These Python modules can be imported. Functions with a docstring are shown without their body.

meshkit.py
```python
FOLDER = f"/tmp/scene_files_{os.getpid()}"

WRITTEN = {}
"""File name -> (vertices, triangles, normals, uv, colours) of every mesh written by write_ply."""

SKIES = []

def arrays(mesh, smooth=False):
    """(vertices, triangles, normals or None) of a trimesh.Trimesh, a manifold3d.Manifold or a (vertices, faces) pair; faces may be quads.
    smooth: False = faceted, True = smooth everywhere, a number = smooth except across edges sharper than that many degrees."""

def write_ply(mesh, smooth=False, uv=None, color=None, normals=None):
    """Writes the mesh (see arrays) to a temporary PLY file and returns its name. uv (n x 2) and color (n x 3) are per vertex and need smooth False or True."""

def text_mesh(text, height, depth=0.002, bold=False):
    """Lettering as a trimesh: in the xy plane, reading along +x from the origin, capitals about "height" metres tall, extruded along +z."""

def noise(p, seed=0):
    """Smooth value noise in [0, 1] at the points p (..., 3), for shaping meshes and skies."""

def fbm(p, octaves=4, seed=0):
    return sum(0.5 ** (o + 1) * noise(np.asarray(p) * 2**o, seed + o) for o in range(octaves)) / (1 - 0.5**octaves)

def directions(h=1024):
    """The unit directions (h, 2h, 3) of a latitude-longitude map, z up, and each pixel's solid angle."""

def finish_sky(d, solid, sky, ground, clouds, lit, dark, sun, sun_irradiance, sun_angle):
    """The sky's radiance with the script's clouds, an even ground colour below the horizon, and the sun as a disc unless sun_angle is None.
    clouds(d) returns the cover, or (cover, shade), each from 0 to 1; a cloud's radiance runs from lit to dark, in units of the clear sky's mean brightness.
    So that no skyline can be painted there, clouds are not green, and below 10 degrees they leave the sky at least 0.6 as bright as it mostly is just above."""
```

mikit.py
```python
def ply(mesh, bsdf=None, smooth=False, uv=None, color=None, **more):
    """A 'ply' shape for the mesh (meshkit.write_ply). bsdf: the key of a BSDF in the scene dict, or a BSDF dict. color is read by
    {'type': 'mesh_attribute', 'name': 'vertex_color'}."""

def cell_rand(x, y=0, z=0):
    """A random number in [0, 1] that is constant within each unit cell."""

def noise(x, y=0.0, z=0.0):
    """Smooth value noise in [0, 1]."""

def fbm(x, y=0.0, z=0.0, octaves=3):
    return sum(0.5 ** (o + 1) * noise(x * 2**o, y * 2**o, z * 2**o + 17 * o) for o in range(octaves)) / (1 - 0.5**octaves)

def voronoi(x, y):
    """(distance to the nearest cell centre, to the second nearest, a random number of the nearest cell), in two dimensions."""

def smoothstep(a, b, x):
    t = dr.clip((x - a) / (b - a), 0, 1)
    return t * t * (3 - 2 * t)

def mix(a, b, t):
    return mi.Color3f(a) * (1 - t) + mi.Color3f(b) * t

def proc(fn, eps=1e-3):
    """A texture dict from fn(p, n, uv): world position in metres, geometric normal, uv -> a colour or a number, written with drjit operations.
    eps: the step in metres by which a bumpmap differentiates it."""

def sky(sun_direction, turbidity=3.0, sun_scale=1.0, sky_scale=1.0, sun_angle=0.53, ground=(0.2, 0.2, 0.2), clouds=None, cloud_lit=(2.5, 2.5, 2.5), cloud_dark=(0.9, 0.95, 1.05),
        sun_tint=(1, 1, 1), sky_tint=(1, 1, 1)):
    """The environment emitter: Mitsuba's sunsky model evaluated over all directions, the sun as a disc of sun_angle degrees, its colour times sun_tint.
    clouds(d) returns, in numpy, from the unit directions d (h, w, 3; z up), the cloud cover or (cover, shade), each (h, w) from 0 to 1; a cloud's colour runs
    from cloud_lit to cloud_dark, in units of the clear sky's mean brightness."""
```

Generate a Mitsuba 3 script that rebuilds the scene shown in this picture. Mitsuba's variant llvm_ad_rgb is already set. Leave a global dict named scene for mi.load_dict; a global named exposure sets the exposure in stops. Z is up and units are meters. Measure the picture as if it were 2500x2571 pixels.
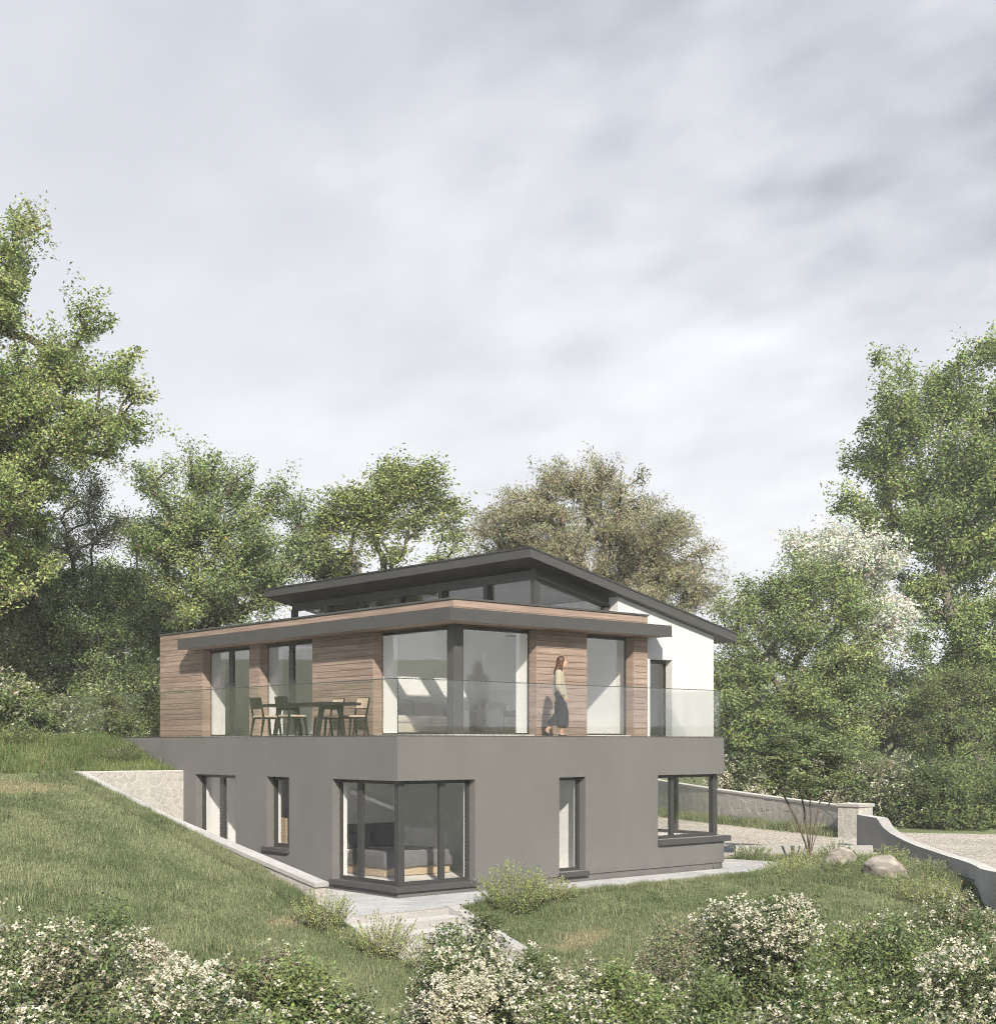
import math, random
import numpy as np, trimesh
import mitsuba as mi, drjit as dr
import manifold3d as m3
from manifold3d import Manifold
from shapely.geometry import Polygon, MultiPolygon, box as sbox, LineString
from shapely.ops import unary_union
from scipy.spatial import Voronoi
import mikit, meshkit

T = mi.ScalarTransform4f
scene, labels = {}, {}
rng = np.random.default_rng(7)

# ------------------------------------------------------------------ camera, sky, exposure
# world: x runs along the front facade, y along the side facade, origin at the front corner of the terrace, ground there z = 0
CAM = np.array([-14.978, -20.102, 2.853])
FWD = np.array([0.6549, 0.7557, 0.0]); RIGHT = np.array([0.7557, -0.6549, 0.0])
FPX = 3422.8                                    # focal length for a picture 2500 wide
scene['haze_air'] = {'type': 'homogeneous', 'albedo': {'type': 'rgb', 'value': [0.95, 0.955, 0.96]}, 'sigma_t': 0.0009}
scene['camera'] = {'type': 'perspective', 'fov': math.degrees(2 * math.atan(1250 / FPX)), 'fov_axis': 'x',
                   'principal_point_offset_x': 0.0, 'principal_point_offset_y': -(1865.4 - 1285.5) / 2571.0,
                   'near_clip': 0.1, 'medium': {'type': 'ref', 'id': 'haze_air'}, 'far_clip': 2000.0,
                   'to_world': T().look_at(origin=CAM.tolist(), target=(CAM + FWD).tolist(), up=[0, 0, 1])}
SUN = np.array([-0.6, -1.0, 0.76])


def clouds(d):
    z = np.maximum(d[..., 2], 0.0)
    el = np.degrees(np.arcsin(np.clip(z, 0, 1)))
    q = np.stack([d[..., 0] / (z + 0.22), d[..., 1] / (z + 0.22), z * 0], -1)
    big = meshkit.fbm(q * [1.1, 1.1, 1] + [3.1, 7.7, 0], 4, seed=5)
    fine = meshkit.fbm(q * [4.2, 3.0, 1] + [1.3, 0.2, 0], 5, seed=11)
    tex = meshkit.fbm(q * [13, 8.5, 1] + [4.3, 1.2, 0], 4, seed=21)
    side = np.clip((d[..., 0] * 0.7557 - d[..., 1] * 0.6549) * 2.2, -1, 1)
    hi = np.clip(el / 30.0, 0, 1.3)
    hi = hi * hi * (3 - 2 * np.minimum(hi, 1))
    rt = np.clip(0.5 + 0.75 * side, 0, 1.25)                # the bank on the right is broken, the left one smooth
    shade = hi * (0.64 + 0.14 * side) + np.sqrt(hi) * (fine - 0.5) * (0.12 + 0.85 * rt) + hi * (big - 0.5) * 0.40 + np.sqrt(hi) * (tex - 0.5) * (0.06 + 0.72 * rt)
    t = np.clip((el - 27.0) / 28.0, 0, 1)
    cover = 1 - 0.72 * t * t * (3 - 2 * t)                # the cloud bank thins out overhead
    return cover, np.clip(shade, 0, 1)


exposure = 2.98
scene['sky'] = mikit.sky(SUN, turbidity=3.0, sun_scale=0.70, sky_scale=1.0, sun_angle=0.9, ground=(0.16, 0.17, 0.12),
                         clouds=clouds, cloud_lit=(1.58, 1.61, 1.68), cloud_dark=(0.60, 0.66, 0.79), sun_tint=(0.855, 0.985, 1.22))

scene['haze'] = {'type': 'cube', 'to_world': T().translate([0, 0, 11]).scale([330, 330, 17]), 'bsdf': {'type': 'null'}, 'interior': {'type': 'ref', 'id': 'haze_air'}}
labels['haze'] = {'kind': 'stuff', 'label': 'thin pale haze in the air between the trees', 'category': 'haze'}

# ------------------------------------------------------------------ materials
f3 = mi.Color3f
mix, noise, fbm, voronoi, sstep = mikit.mix, mikit.noise, mikit.fbm, mikit.voronoi, mikit.smoothstep


def rgb(c): return {'type': 'rgb', 'value': list(map(float, c))}


def bsdf(name, color, rough=0.6, spec=0.4, metallic=0.0, bump=None, bscale=1.0, **more):
    c = mikit.proc(color) if callable(color) else rgb(color)
    b = {'type': 'principled', 'base_color': c, 'roughness': rough, 'specular': spec, 'metallic': metallic, **more}
    if bump is not None:
        b = {'type': 'bumpmap', 'arbitrary': mikit.proc(bump, eps=4e-3), 'scale': bscale, 'bsdf': b}
    scene[name] = {'type': 'twosided', 'bsdf': b}


def render_col(p, n, uv):
    s = noise(p.x * 160, p.y * 160, p.z * 160)
    w = fbm(p.x * 1.3, p.y * 1.3, p.z * 0.6 + 3)
    streak = noise((p.x + p.y) * 5, p.z * 0.35)
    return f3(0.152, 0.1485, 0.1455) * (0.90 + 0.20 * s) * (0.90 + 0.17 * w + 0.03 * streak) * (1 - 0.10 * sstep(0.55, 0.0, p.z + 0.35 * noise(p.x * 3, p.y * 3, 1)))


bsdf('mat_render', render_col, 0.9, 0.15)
bsdf('mat_dark_metal', lambda p, n, uv: f3(0.062, 0.061, 0.060) * (0.9 + 0.22 * fbm(p.x * 2, p.y * 2, p.z * 5)), 0.42, 0.5)
bsdf('mat_frame', (0.046, 0.046, 0.046), 0.38, 0.5)


def timber_col(p, n, uv):
    u = p.x + p.y
    row = dr.floor((p.z + 0.003) / 0.145)
    tone = mikit.cell_rand(row, dr.floor(u / 2.3 + mikit.cell_rand(row) * 5))
    g = fbm(u * 1.6 + row * 7.3, p.z * 55, row * 3, 4)
    g2 = noise(u * 5.0 + row * 3.1, p.z * 190, row)
    k = noise(u * 0.8 + row * 13.0, p.z * 14, 5)
    c = mix((0.240, 0.178, 0.146), (0.335, 0.256, 0.214), sstep(0.2, 0.8, g))
    return c * (0.86 + 0.26 * tone) * (0.93 + 0.12 * g2) * (0.92 + 0.16 * k)


bsdf('mat_timber', timber_col, 0.7, 0.25)
bsdf('mat_timber_gap', (0.085, 0.062, 0.05), 0.9, 0.1)
bsdf('mat_white', lambda p, n, uv: f3(0.60, 0.60, 0.60) * (0.97 + 0.05 * fbm(p.x * 1.5, p.y * 1.5, p.z * 1.2)), 0.85, 0.2)
bsdf('mat_inner', (0.78, 0.79, 0.80), 0.9, 0.1)
bsdf('mat_floor_light', lambda p, n, uv: f3(0.52, 0.515, 0.49) * (0.85 + 0.3 * noise(p.x * 7, p.y * 0.9)), 0.45, 0.4)
bsdf('mat_deck', lambda p, n, uv: f3(0.42, 0.41, 0.40) * (0.9 + 0.2 * fbm(p.x * 3, p.y * 3)), 0.8, 0.2)


def concrete_col(p, n, uv):
    a = fbm(p.x * 1.7, p.y * 1.7, p.z * 1.7 + 4, 4)
    b = noise(p.x * 60, p.y * 60, p.z * 60)
    return f3(0.40, 0.39, 0.378) * (0.78 + 0.34 * a) * (0.90 + 0.2 * b)


bsdf('mat_concrete', concrete_col, 0.9, 0.15)
bsdf('mat_concrete_grey', lambda p, n, uv: concrete_col(p, n, uv) * 0.95, 0.9, 0.15)
for i, c in enumerate([(0.405, 0.388, 0.36), (0.385, 0.37, 0.347), (0.425, 0.408, 0.38), (0.395, 0.375, 0.347)]):
    bsdf(f'mat_stone_{i}', (lambda c: lambda p, n, uv: f3(*c) * (0.78 + 0.42 * fbm(p.x * 9, p.y * 9, p.z * 9, 4)))(c), 0.85, 0.2)
bsdf('mat_mortar', (0.50, 0.485, 0.46), 0.95, 0.1)
for i, c in enumerate([(0.335, 0.335, 0.338), (0.31, 0.31, 0.315), (0.36, 0.358, 0.358)]):
    bsdf(f'mat_slab_{i}', (lambda c: lambda p, n, uv: f3(*c) * (0.84 + 0.30 * fbm(p.x * 2.5, p.y * 7, 0, 4)) * (0.94 + 0.12 * noise(p.x * 50, p.y * 50)))(c), 0.75, 0.25)


def gravel_col(p, n, uv):
    d1, d2, r = voronoi(p.x * 16, p.y * 16)
    big = fbm(p.x * 0.7, p.y * 0.7)
    c = mix((0.23, 0.205, 0.176), (0.48, 0.45, 0.40), r)
    return c * (0.62 + 0.45 * sstep(0.02, 0.35, d2 - d1)) * (0.85 + 0.3 * big)


bsdf('mat_gravel', gravel_col, 0.95, 0.1, bump=lambda p, n, uv: -voronoi(p.x * 16, p.y * 16)[0], bscale=0.018)

DRY = [(-4.4, 6.9, 1.3, .6), (-3.4, -1.9, .7, .35), (1.4, -3.4, .8, .4)]


def lawn_col(p, n, uv):
    a = fbm(p.x * 0.55, p.y * 0.55, 2, 4)
    b = noise(p.x * 38, p.y * 38)
    c = mix((0.080, 0.103, 0.050), (0.150, 0.164, 0.093), a)
    dry = mi.Float(0)
    for (x, y, rx, ry) in DRY:
        dry = dr.maximum(dry, 1 - sstep(0.35, 1.1, dr.sqrt(dr.square((p.x - x) / rx) + dr.square((p.y - y) / ry)) + 0.5 * (fbm(p.x * 3, p.y * 3) - 0.5)))
    c = mix(c, (0.22, 0.185, 0.12), 0.55 * dry)
    return c * (0.6 + 0.7 * b)


bsdf('mat_lawn', lawn_col, 0.95, 0.05)


def boulder_col(p, n, uv):
    a = fbm(p.x * 3.2, p.y * 3.2, p.z * 7, 5)
    b = fbm(p.x * 14, p.y * 14, p.z * 14, 3)
    c = mix((0.20, 0.18, 0.155), (0.40, 0.365, 0.32), sstep(0.3, 0.7, a))
    return c * (0.75 + 0.45 * b)


bsdf('mat_boulder', boulder_col, 0.9, 0.15)
bsdf('mat_bark', lambda p, n, uv: f3(0.105, 0.085, 0.066) * (0.55 + 0.9 * fbm(p.x * 9, p.y * 9, p.z * 2.2, 4)), 0.95, 0.1)
bsdf('mat_stem', (0.115, 0.120, 0.055), 0.8, 0.1)
bsdf('mat_bark_grey', lambda p, n, uv: f3(0.175, 0.155, 0.130) * (0.6 + 0.8 * fbm(p.x * 12, p.y * 12, p.z * 3, 4)), 0.95, 0.1)
VC = {'type': 'mesh_attribute', 'name': 'vertex_color'}
scene['mat_leaf'] = {'type': 'principledthin', 'base_color': VC, 'roughness': 0.55, 'spec_trans': 0.0, 'diff_trans': 0.5, 'eta': 1.35}
scene['mat_petal'] = {'type': 'principledthin', 'base_color': VC, 'roughness': 0.7, 'spec_trans': 0.0, 'diff_trans': 0.6, 'eta': 1.3}
scene['mat_window_glass'] = {'type': 'thindielectric', 'int_ior': 1.62}
scene['mat_balustrade_glass'] = {'type': 'thindielectric', 'int_ior': 1.54, 'specular_transmittance': {'type': 'rgb', 'value': [0.87, 0.885, 0.88]}}
bsdf('mat_glass_edge', (0.05, 0.065, 0.06), 0.2, 0.5)
bsdf('mat_chair_dark', (0.014, 0.014, 0.0135), 0.45, 0.4)
bsdf('mat_chair_shell', (0.020, 0.020, 0.017), 0.5, 0.4)
bsdf('mat_pad', lambda p, n, uv: f3(0.52, 0.41, 0.31) * (0.92 + 0.14 * noise(p.x * 220, p.y * 220, p.z * 220)), 0.85, 0.15)
bsdf('mat_sofa', lambda p, n, uv: f3(0.50, 0.47, 0.42) * (0.92 + 0.14 * noise(p.x * 120, p.y * 120, p.z * 120)), 0.95, 0.1, sheen=0.3)
bsdf('mat_bed_cover', lambda p, n, uv: f3(0.135, 0.135, 0.145) * (0.85 + 0.3 * fbm(p.x * 5, p.y * 5, p.z * 5)), 0.95, 0.1, sheen=0.3)
bsdf('mat_pillow', (0.10, 0.11, 0.13), 0.95, 0.1)
bsdf('mat_oak', lambda p, n, uv: f3(0.45, 0.365, 0.275) * (0.82 + 0.36 * fbm(p.x * 3, p.y * 3, p.z * 30, 3)), 0.5, 0.35)
bsdf('mat_brick', lambda p, n, uv: f3(0.36, 0.21, 0.15) * (0.7 + 0.5 * noise(p.x * 9, p.y * 9, p.z * 14)), 0.9, 0.1)
bsdf('mat_skin', (0.56, 0.36, 0.27), 0.5, 0.3)
bsdf('mat_hair', lambda p, n, uv: f3(0.075, 0.036, 0.023) * (0.6 + 0.9 * noise(p.x * 130, p.y * 130, p.z * 12)), 0.45, 0.4)
bsdf('mat_sweater', lambda p, n, uv: f3(0.385, 0.345, 0.275) * (0.88 + 0.2 * noise(p.x * 150, p.y * 150, p.z * 260)), 0.95, 0.1, sheen=0.4)
bsdf('mat_trousers', (0.018, 0.019, 0.020), 0.85, 0.2)
bsdf('mat_shoe', (0.02, 0.022, 0.03), 0.5, 0.4)
bsdf('mat_lips', (0.42, 0.17, 0.15), 0.5, 0.3)
bsdf('mat_eye', (0.03, 0.022, 0.018), 0.25, 0.5)

# ------------------------------------------------------------------ helpers


def free(key):
    if key not in scene and key not in labels: return key
    i = 1
    while f'{key}_{i:03d}' in scene or f'{key}_{i:03d}' in labels: i += 1
    return f'{key}_{i:03d}'


def add(key, mesh, mat, smooth=False, **kw):
    key = free(key)
    scene[key] = mikit.ply(mesh, mat, smooth=smooth, **kw)
    return key


def thing(key, label, cat, group=None):
    key = free(key)
    labels[key] = {'label': label, 'category': cat}
    if group: labels[key]['group'] = group
    return key


def add2(key, mesh, mat, smooth=False):
    scene[key] = mikit.ply(mesh, mat, smooth=smooth)
    return key


def struct(key, mesh, mat, label=None, smooth=False):
    k = add(key, mesh, mat, smooth)
    labels[k] = {'kind': 'structure'}
    if label: labels[k]['label'] = label
    return k


def bx(x0, x1, y0, y1, z0, z1):
    return trimesh.creation.box(extents=[abs(x1 - x0), abs(y1 - y0), abs(z1 - z0)],
                                transform=trimesh.transformations.translation_matrix([(x0 + x1) / 2, (y0 + y1) / 2, (z0 + z1) / 2]))


def mbx(x0, x1, y0, y1, z0, z1):
    return Manifold.cube([x1 - x0, y1 - y0, z1 - z0]).translate([x0, y0, z0])


def cbx(x0, x1, y0, y1, z0, z1, c=0.006):
    """box with chamfered edges (hull of its three inset slabs)"""
    pts = []
    for X, Y, Z in ((c, 0, 0), (0, c, 0), (0, 0, c)):
        ix, iy, iz = (c - X, c - Y, c - Z)
        for a in (x0 + ix, x1 - ix):
            for b in (y0 + iy, y1 - iy):
                for d in (z0 + iz, z1 - iz): pts.append((a, b, d))
    return trimesh.convex.convex_hull(np.array(pts))


def cat(ms): return trimesh.util.concatenate(ms)


def man2tri(m):
    k = m.to_mesh()
    return trimesh.Trimesh(np.array(k.vert_properties[:, :3]), np.array(k.tri_verts), process=False)


def quad(a, b, c, d): return trimesh.Trimesh(np.array([a, b, c, d], float), [[0, 1, 2], [0, 2, 3]], process=False)


def tube(points, radii, sides=5, cap=True):
    p = np.asarray(points, float); n = len(p)
    r = np.broadcast_to(np.asarray(radii, float), (n,))
    t = np.gradient(p, axis=0); t /= np.linalg.norm(t, axis=1, keepdims=True) + 1e-12
    ref = np.where(np.abs(t[:, 2:3]) < 0.9, [[0, 0, 1.0]], [[1.0, 0, 0]])
    a = np.cross(t, ref); a /= np.linalg.norm(a, axis=1, keepdims=True) + 1e-12
    b = np.cross(t, a)
    an = np.arange(sides) * 2 * np.pi / sides
    v = p[:, None] + r[:, None, None] * (np.cos(an)[None, :, None] * a[:, None] + np.sin(an)[None, :, None] * b[:, None])
    v = v.reshape(-1, 3)
    i, j = np.meshgrid(np.arange(n - 1), np.arange(sides), indexing='ij')
    q = np.stack([i * sides + j, i * sides + (j + 1) % sides, (i + 1) * sides + (j + 1) % sides, (i + 1) * sides + j], -1).reshape(-1, 4)
    f = np.vstack([q[:, [0, 1, 2]], q[:, [0, 2, 3]]])
    if cap:
        v = np.vstack([v, p[:1], p[-1:]]); k = n * sides
        f = np.vstack([f, [[(x + 1) % sides, x, k] for x in range(sides)], [[(n - 1) * sides + x, (n - 1) * sides + (x + 1) % sides, k + 1] for x in range(sides)]])
    return v, f


class MB:
    def __init__(s): s.v, s.f, s.n = [], [], 0
    def add(s, v, f):
        s.v.append(np.asarray(v, float)); s.f.append(np.asarray(f, int) + s.n); s.n += len(v)
    def mesh(s): return trimesh.Trimesh(np.vstack(s.v), np.vstack(s.f), process=False)


def spx(P):
    """pixel (2500 wide) and depth of points: only used to skip grass that no picture could show"""
    d = np.asarray(P) - CAM
    w = d @ FWD
    return 1250 + FPX * (d @ RIGHT) / w, 1865.4 - FPX * d[..., 2] / w, w


# ------------------------------------------------------------------ terrain


def cop_z(y):
    return np.interp(y, [-1.31, 4.3, 8.12], [0.56, 1.46, 2.24])


def ss(a, b, x):
    t = np.clip((x - a) / (b - a), 0, 1); return t * t * (3 - 2 * t)


def h_left(x, y):
    z = np.interp(y, [-1.31, 0.5, 3.0, 8.12], [0.20, 0.66, 1.17, 2.17])
    z = np.where(y < -1.31, -2.1 + 2.3 * np.exp((y + 1.31) * 0.11), z)
    z = np.where(y > 8.12, 2.17 + 0.72 * ss(8.1, 11.8, y), z)
    z = z + 0.05 * ss(-3, -7, x) * ss(9, 5, y)
    far = np.hypot(x, y - 12)
    return z + np.where(y > 16, 0.02 * np.maximum(far - 26, 0), 0) * ss(16, 30, y)


def h_front(x, y):
    d = np.maximum(0, -1.42 - y)
    s = 0.44 + (0.07 - 0.44) * ss(0.3, 3.4, x)
    lim = 1.3
    z = -lim * (1 - np.exp(-d * s / lim))
    return np.where(y > -1.42, -0.06, z - 0.01)


def height(x, y):
    x, y = np.broadcast_arrays(np.asarray(x, float), np.asarray(y, float))
    k = np.where(y < -1.35, ss(-1.2, -3.4, x) * 1.0, (x < -2.52) * 1.0)
    k = np.where((y < -1.35) & (y > -4.5), np.where(x < -2.52, np.maximum(k, ss(-4.5, -1.5, y)), k * ss(-1.35, -4.5, y)), k)
    z = k * h_left(x, y) + (1 - k) * h_front(x, y)
    z = np.where((y > 8.25) & (x < 0.14), h_left(x, y), z)
    z = np.where((y > 16.3) & (x >= 0.14), h_left(x, y) + (0 - h_left(x, y)) * ss(12, 24, x), z)
    z = np.where((x > 12) & (y > -2) & (y <= 16.3), -0.06, z)
    cut = (x > -2.3) & (x < 0.12) & (y < -1.40) & (y > -4.3)
    z = np.where(cut, np.minimum(z, -0.20 - 0.42 * (-1.42 - y)), z)
    z = z + 5.5 * ss(34, 80, np.hypot(x - 8, y - 2)) * ((x > 14) | (y > 14))
    return z + 0.02 * (meshkit.noise(np.stack([x * 1.3, y * 1.3, x * 0], -1)) - 0.5) * ((y < -1.6) | (x < -2.7))


def axis_lines(lo, hi, step, extra, far):
    a = list(np.arange(lo, hi + 1e-9, step)) + extra + far
    a = np.array(sorted(a)); keep = [a[0]]
    for v in a[1:]:
        if v - keep[-1] > 0.03: keep.append(v)
    return np.array(keep)


gx = axis_lines(-24, 34, 0.4, [-2.56, -2.48, -2.34, -2.26, 0.1, 0.18], [-320, -200, -110, -70, -45, -32, 45, 55, 65, 80, 100, 200, 320])
gy = axis_lines(-24, 34, 0.4, [-1.40, -1.32, 8.20, 8.30, 16.27, 16.33], [-320, -200, -110, -70, -45, -32, 45, 55, 65, 80, 100, 200, 320])
GX, GY = np.meshgrid(gx, gy, indexing='ij')
GZ = height(GX, GY)
nx, ny = GX.shape
ii, jj = np.meshgrid(np.arange(nx - 1), np.arange(ny - 1), indexing='ij')
qq = np.stack([ii * ny + jj, (ii + 1) * ny + jj, (ii + 1) * ny + jj + 1, ii * ny + jj + 1], -1).reshape(-1, 4)
struct('lawn', (np.stack([GX, GY, GZ], -1).reshape(-1, 3), qq), 'mat_lawn', 'sloping mown lawn around the house with dry patches', smooth=35)


def sheet(poly, z, zfun=None):
    m = trimesh.creation.triangulate_polygon(poly, engine='earcut')
    v, f = m
    zz = np.full(len(v), z)
    me = trimesh.Trimesh(np.column_stack([v, zz]), f, process=False)
    if me.face_normals[:, 2].mean() < 0: me.invert()
    return me


# ------------------------------------------------------------------ gravel drive
gravel_poly = Polygon([(9.5, 1.75), (12.05, 1.80), (14.6, -0.42), (15.6, 0.0), (14.4, -1.5), (12.9, -3.4), (10.9, -5.4), (8.8, -7.0), (8.05, -8.2), (8.05, -12), (30, -12), (27, -2.2), (24.75, 1.9), (23.2, 4.5), (20.9, 5.0), (22.0, 7.6),
                       (23.7, 12.2), (26.2, 17.0), (26, 24), (9.5, 24)])
struct('gravel_drive', sheet(gravel_poly, -0.012), 'mat_gravel', 'pale gravel drive beside the house and behind the curved wall')

# ------------------------------------------------------------------ patio of slabs
patio = Polygon([(-2.38, 8.1), (-2.38, -1.3), (-1.9, -1.5), (0.1, -1.5), (1.2, -1.42), (2.7, -1.25), (6.0, -1.30), (7.8, -1.27), (9.6, -1.0), (11.2, -0.35), (11.5, 0.4), (11.3, 1.5), (9.4, 1.9), (9.25, 0.0), (9.25, -0.0), (0, 0), (0, 8.1)])
struct('patio', sheet(patio, -0.03), 'mat_mortar', 'pale grey stone paving round the lower storey')
sl, sw, k = 0.9, 0.6, 0
for iy, y0 in enumerate(np.arange(-1.8, 8.2, sw)):
    for ix in range(-4, 15):
        x0 = ix * sl + (0.45 if iy % 2 else 0) - 0.05
        g = sbox(x0, y0, x0 + sl - 0.008, y0 + sw - 0.008).intersection(patio.buffer(-0.004))
        if g.is_empty or g.geom_type != 'Polygon' or g.area < 0.02: continue
        d = 0.0015 * rng.random()
        m = trimesh.creation.extrude_polygon(g, 0.028 + d, engine='earcut'); m.apply_translation([0, 0, -0.029])
        add('patio__slab', m, f'mat_slab_{int(rng.integers(3))}')

# steps down from the patio
st = thing('garden_steps', 'pale concrete steps going down from the corner of the patio', 'steps')
for i in range(5):
    y1 = -1.5 - 0.36 * i
    z1 = -0.012 - 0.145 * i
    z1 -= 0.0 if i else 0.0
    if i == 0: add(st + '__tread', cbx(-2.2, -0.002, y1 - 0.36, y1 - 0.003, -1.2, -0.15, 0.008), 'mat_concrete')
    else: add(st + '__tread', cbx(-2.2, -0.002, y1 - 0.36, y1 - 0.003, -1.3 - .1 * i, -0.15 - 0.145 * i, 0.008), 'mat_concrete')
add(st + '__riser', bx(-2.2, -0.002, -1.503, -1.36, -1.2, -0.034), 'mat_concrete')
prof = [(-1.45, 0.0), (-3.3, -0.56), (-3.3, -1.9), (-1.45, -1.6)]
cm = trimesh.creation.extrude_polygon(Polygon(prof), 0.24, engine='earcut')
cm.apply_transform(np.array([[0, 0, 1, 0.0], [1, 0, 0, 0], [0, 1, 0, 0.008], [0, 0, 0, 1]]))
add(st + '__coping', cm, 'mat_concrete')

# ------------------------------------------------------------------ crazy-paved stone walls


def stones(poly, size, seed, joint=0.016):
    """voronoi stones filling a polygon in the wall's own plane"""
    r = np.random.default_rng(seed)
    x0, y0, x1, y1 = poly.bounds
    nx_, ny_ = int((x1 - x0) / size) + 3, int((y1 - y0) / size) + 3
    pts = np.array([(x0 + (i + 0.5 * (j % 2) - 1 + r.uniform(-.42, .42)) * size, y0 + (j - 1 + r.uniform(-.42, .42)) * size) for i in range(nx_ + 1) for j in range(ny_ + 1)])
    vo = Voronoi(np.vstack([pts, [[x0 - 99, y0 - 99], [x1 + 99, y0 - 99], [x0 - 99, y1 + 99], [x1 + 99, y1 + 99]]]))
    out = []
    for k in range(len(pts)):
        reg = vo.regions[vo.point_region[k]]
        if -1 in reg or len(reg) < 3: continue
        g = Polygon(vo.vertices[reg]).intersection(poly).buffer(-joint / 2)
        if g.is_empty or g.geom_type != 'Polygon' or g.area < (0.22 * size) ** 2: continue
        out.append(g.simplify(0.004))
    return out


def stone_mesh(g, depth, r):
    """a stone: polygon prism with a smaller, slightly tilted front face"""
    o = np.array(g.exterior.coords)[:-1]
    c = o.mean(0); inn = c + (o - c) * (1 - 0.022 / max(0.03, np.sqrt(g.area / 3.14)))
    n = len(o); t = r.uniform(-0.025, 0.025, 2)
    d = depth * r.uniform(0.6, 1.25)
    v = np.vstack([np.column_stack([o, np.zeros(n)]), np.column_stack([o, np.full(n, d * 0.62)]), np.column_stack([inn, d + (inn - c) @ t]), [[*c, d * 1.06]]])
    f = []
    for i in range(n):
        j = (i + 1) % n
        f += [[i, j, n + j], [i, n + j, n + i], [n + i, n + j, 2 * n + j], [n + i, 2 * n + j, 2 * n + i], [2 * n + i, 2 * n + j, 3 * n]]
    m = trimesh.Trimesh(v, f, process=False)
    e = np.roll(o, -1, 0)
    if np.sum(o[:, 0] * e[:, 1] - e[:, 0] * o[:, 1]) < 0: m.invert()
    return m


def plane_tf(origin, ux, uz, nrm):
    M = np.eye(4); M[:3, 0], M[:3, 1], M[:3, 2], M[:3, 3] = ux, uz, nrm, origin
    return M


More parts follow.
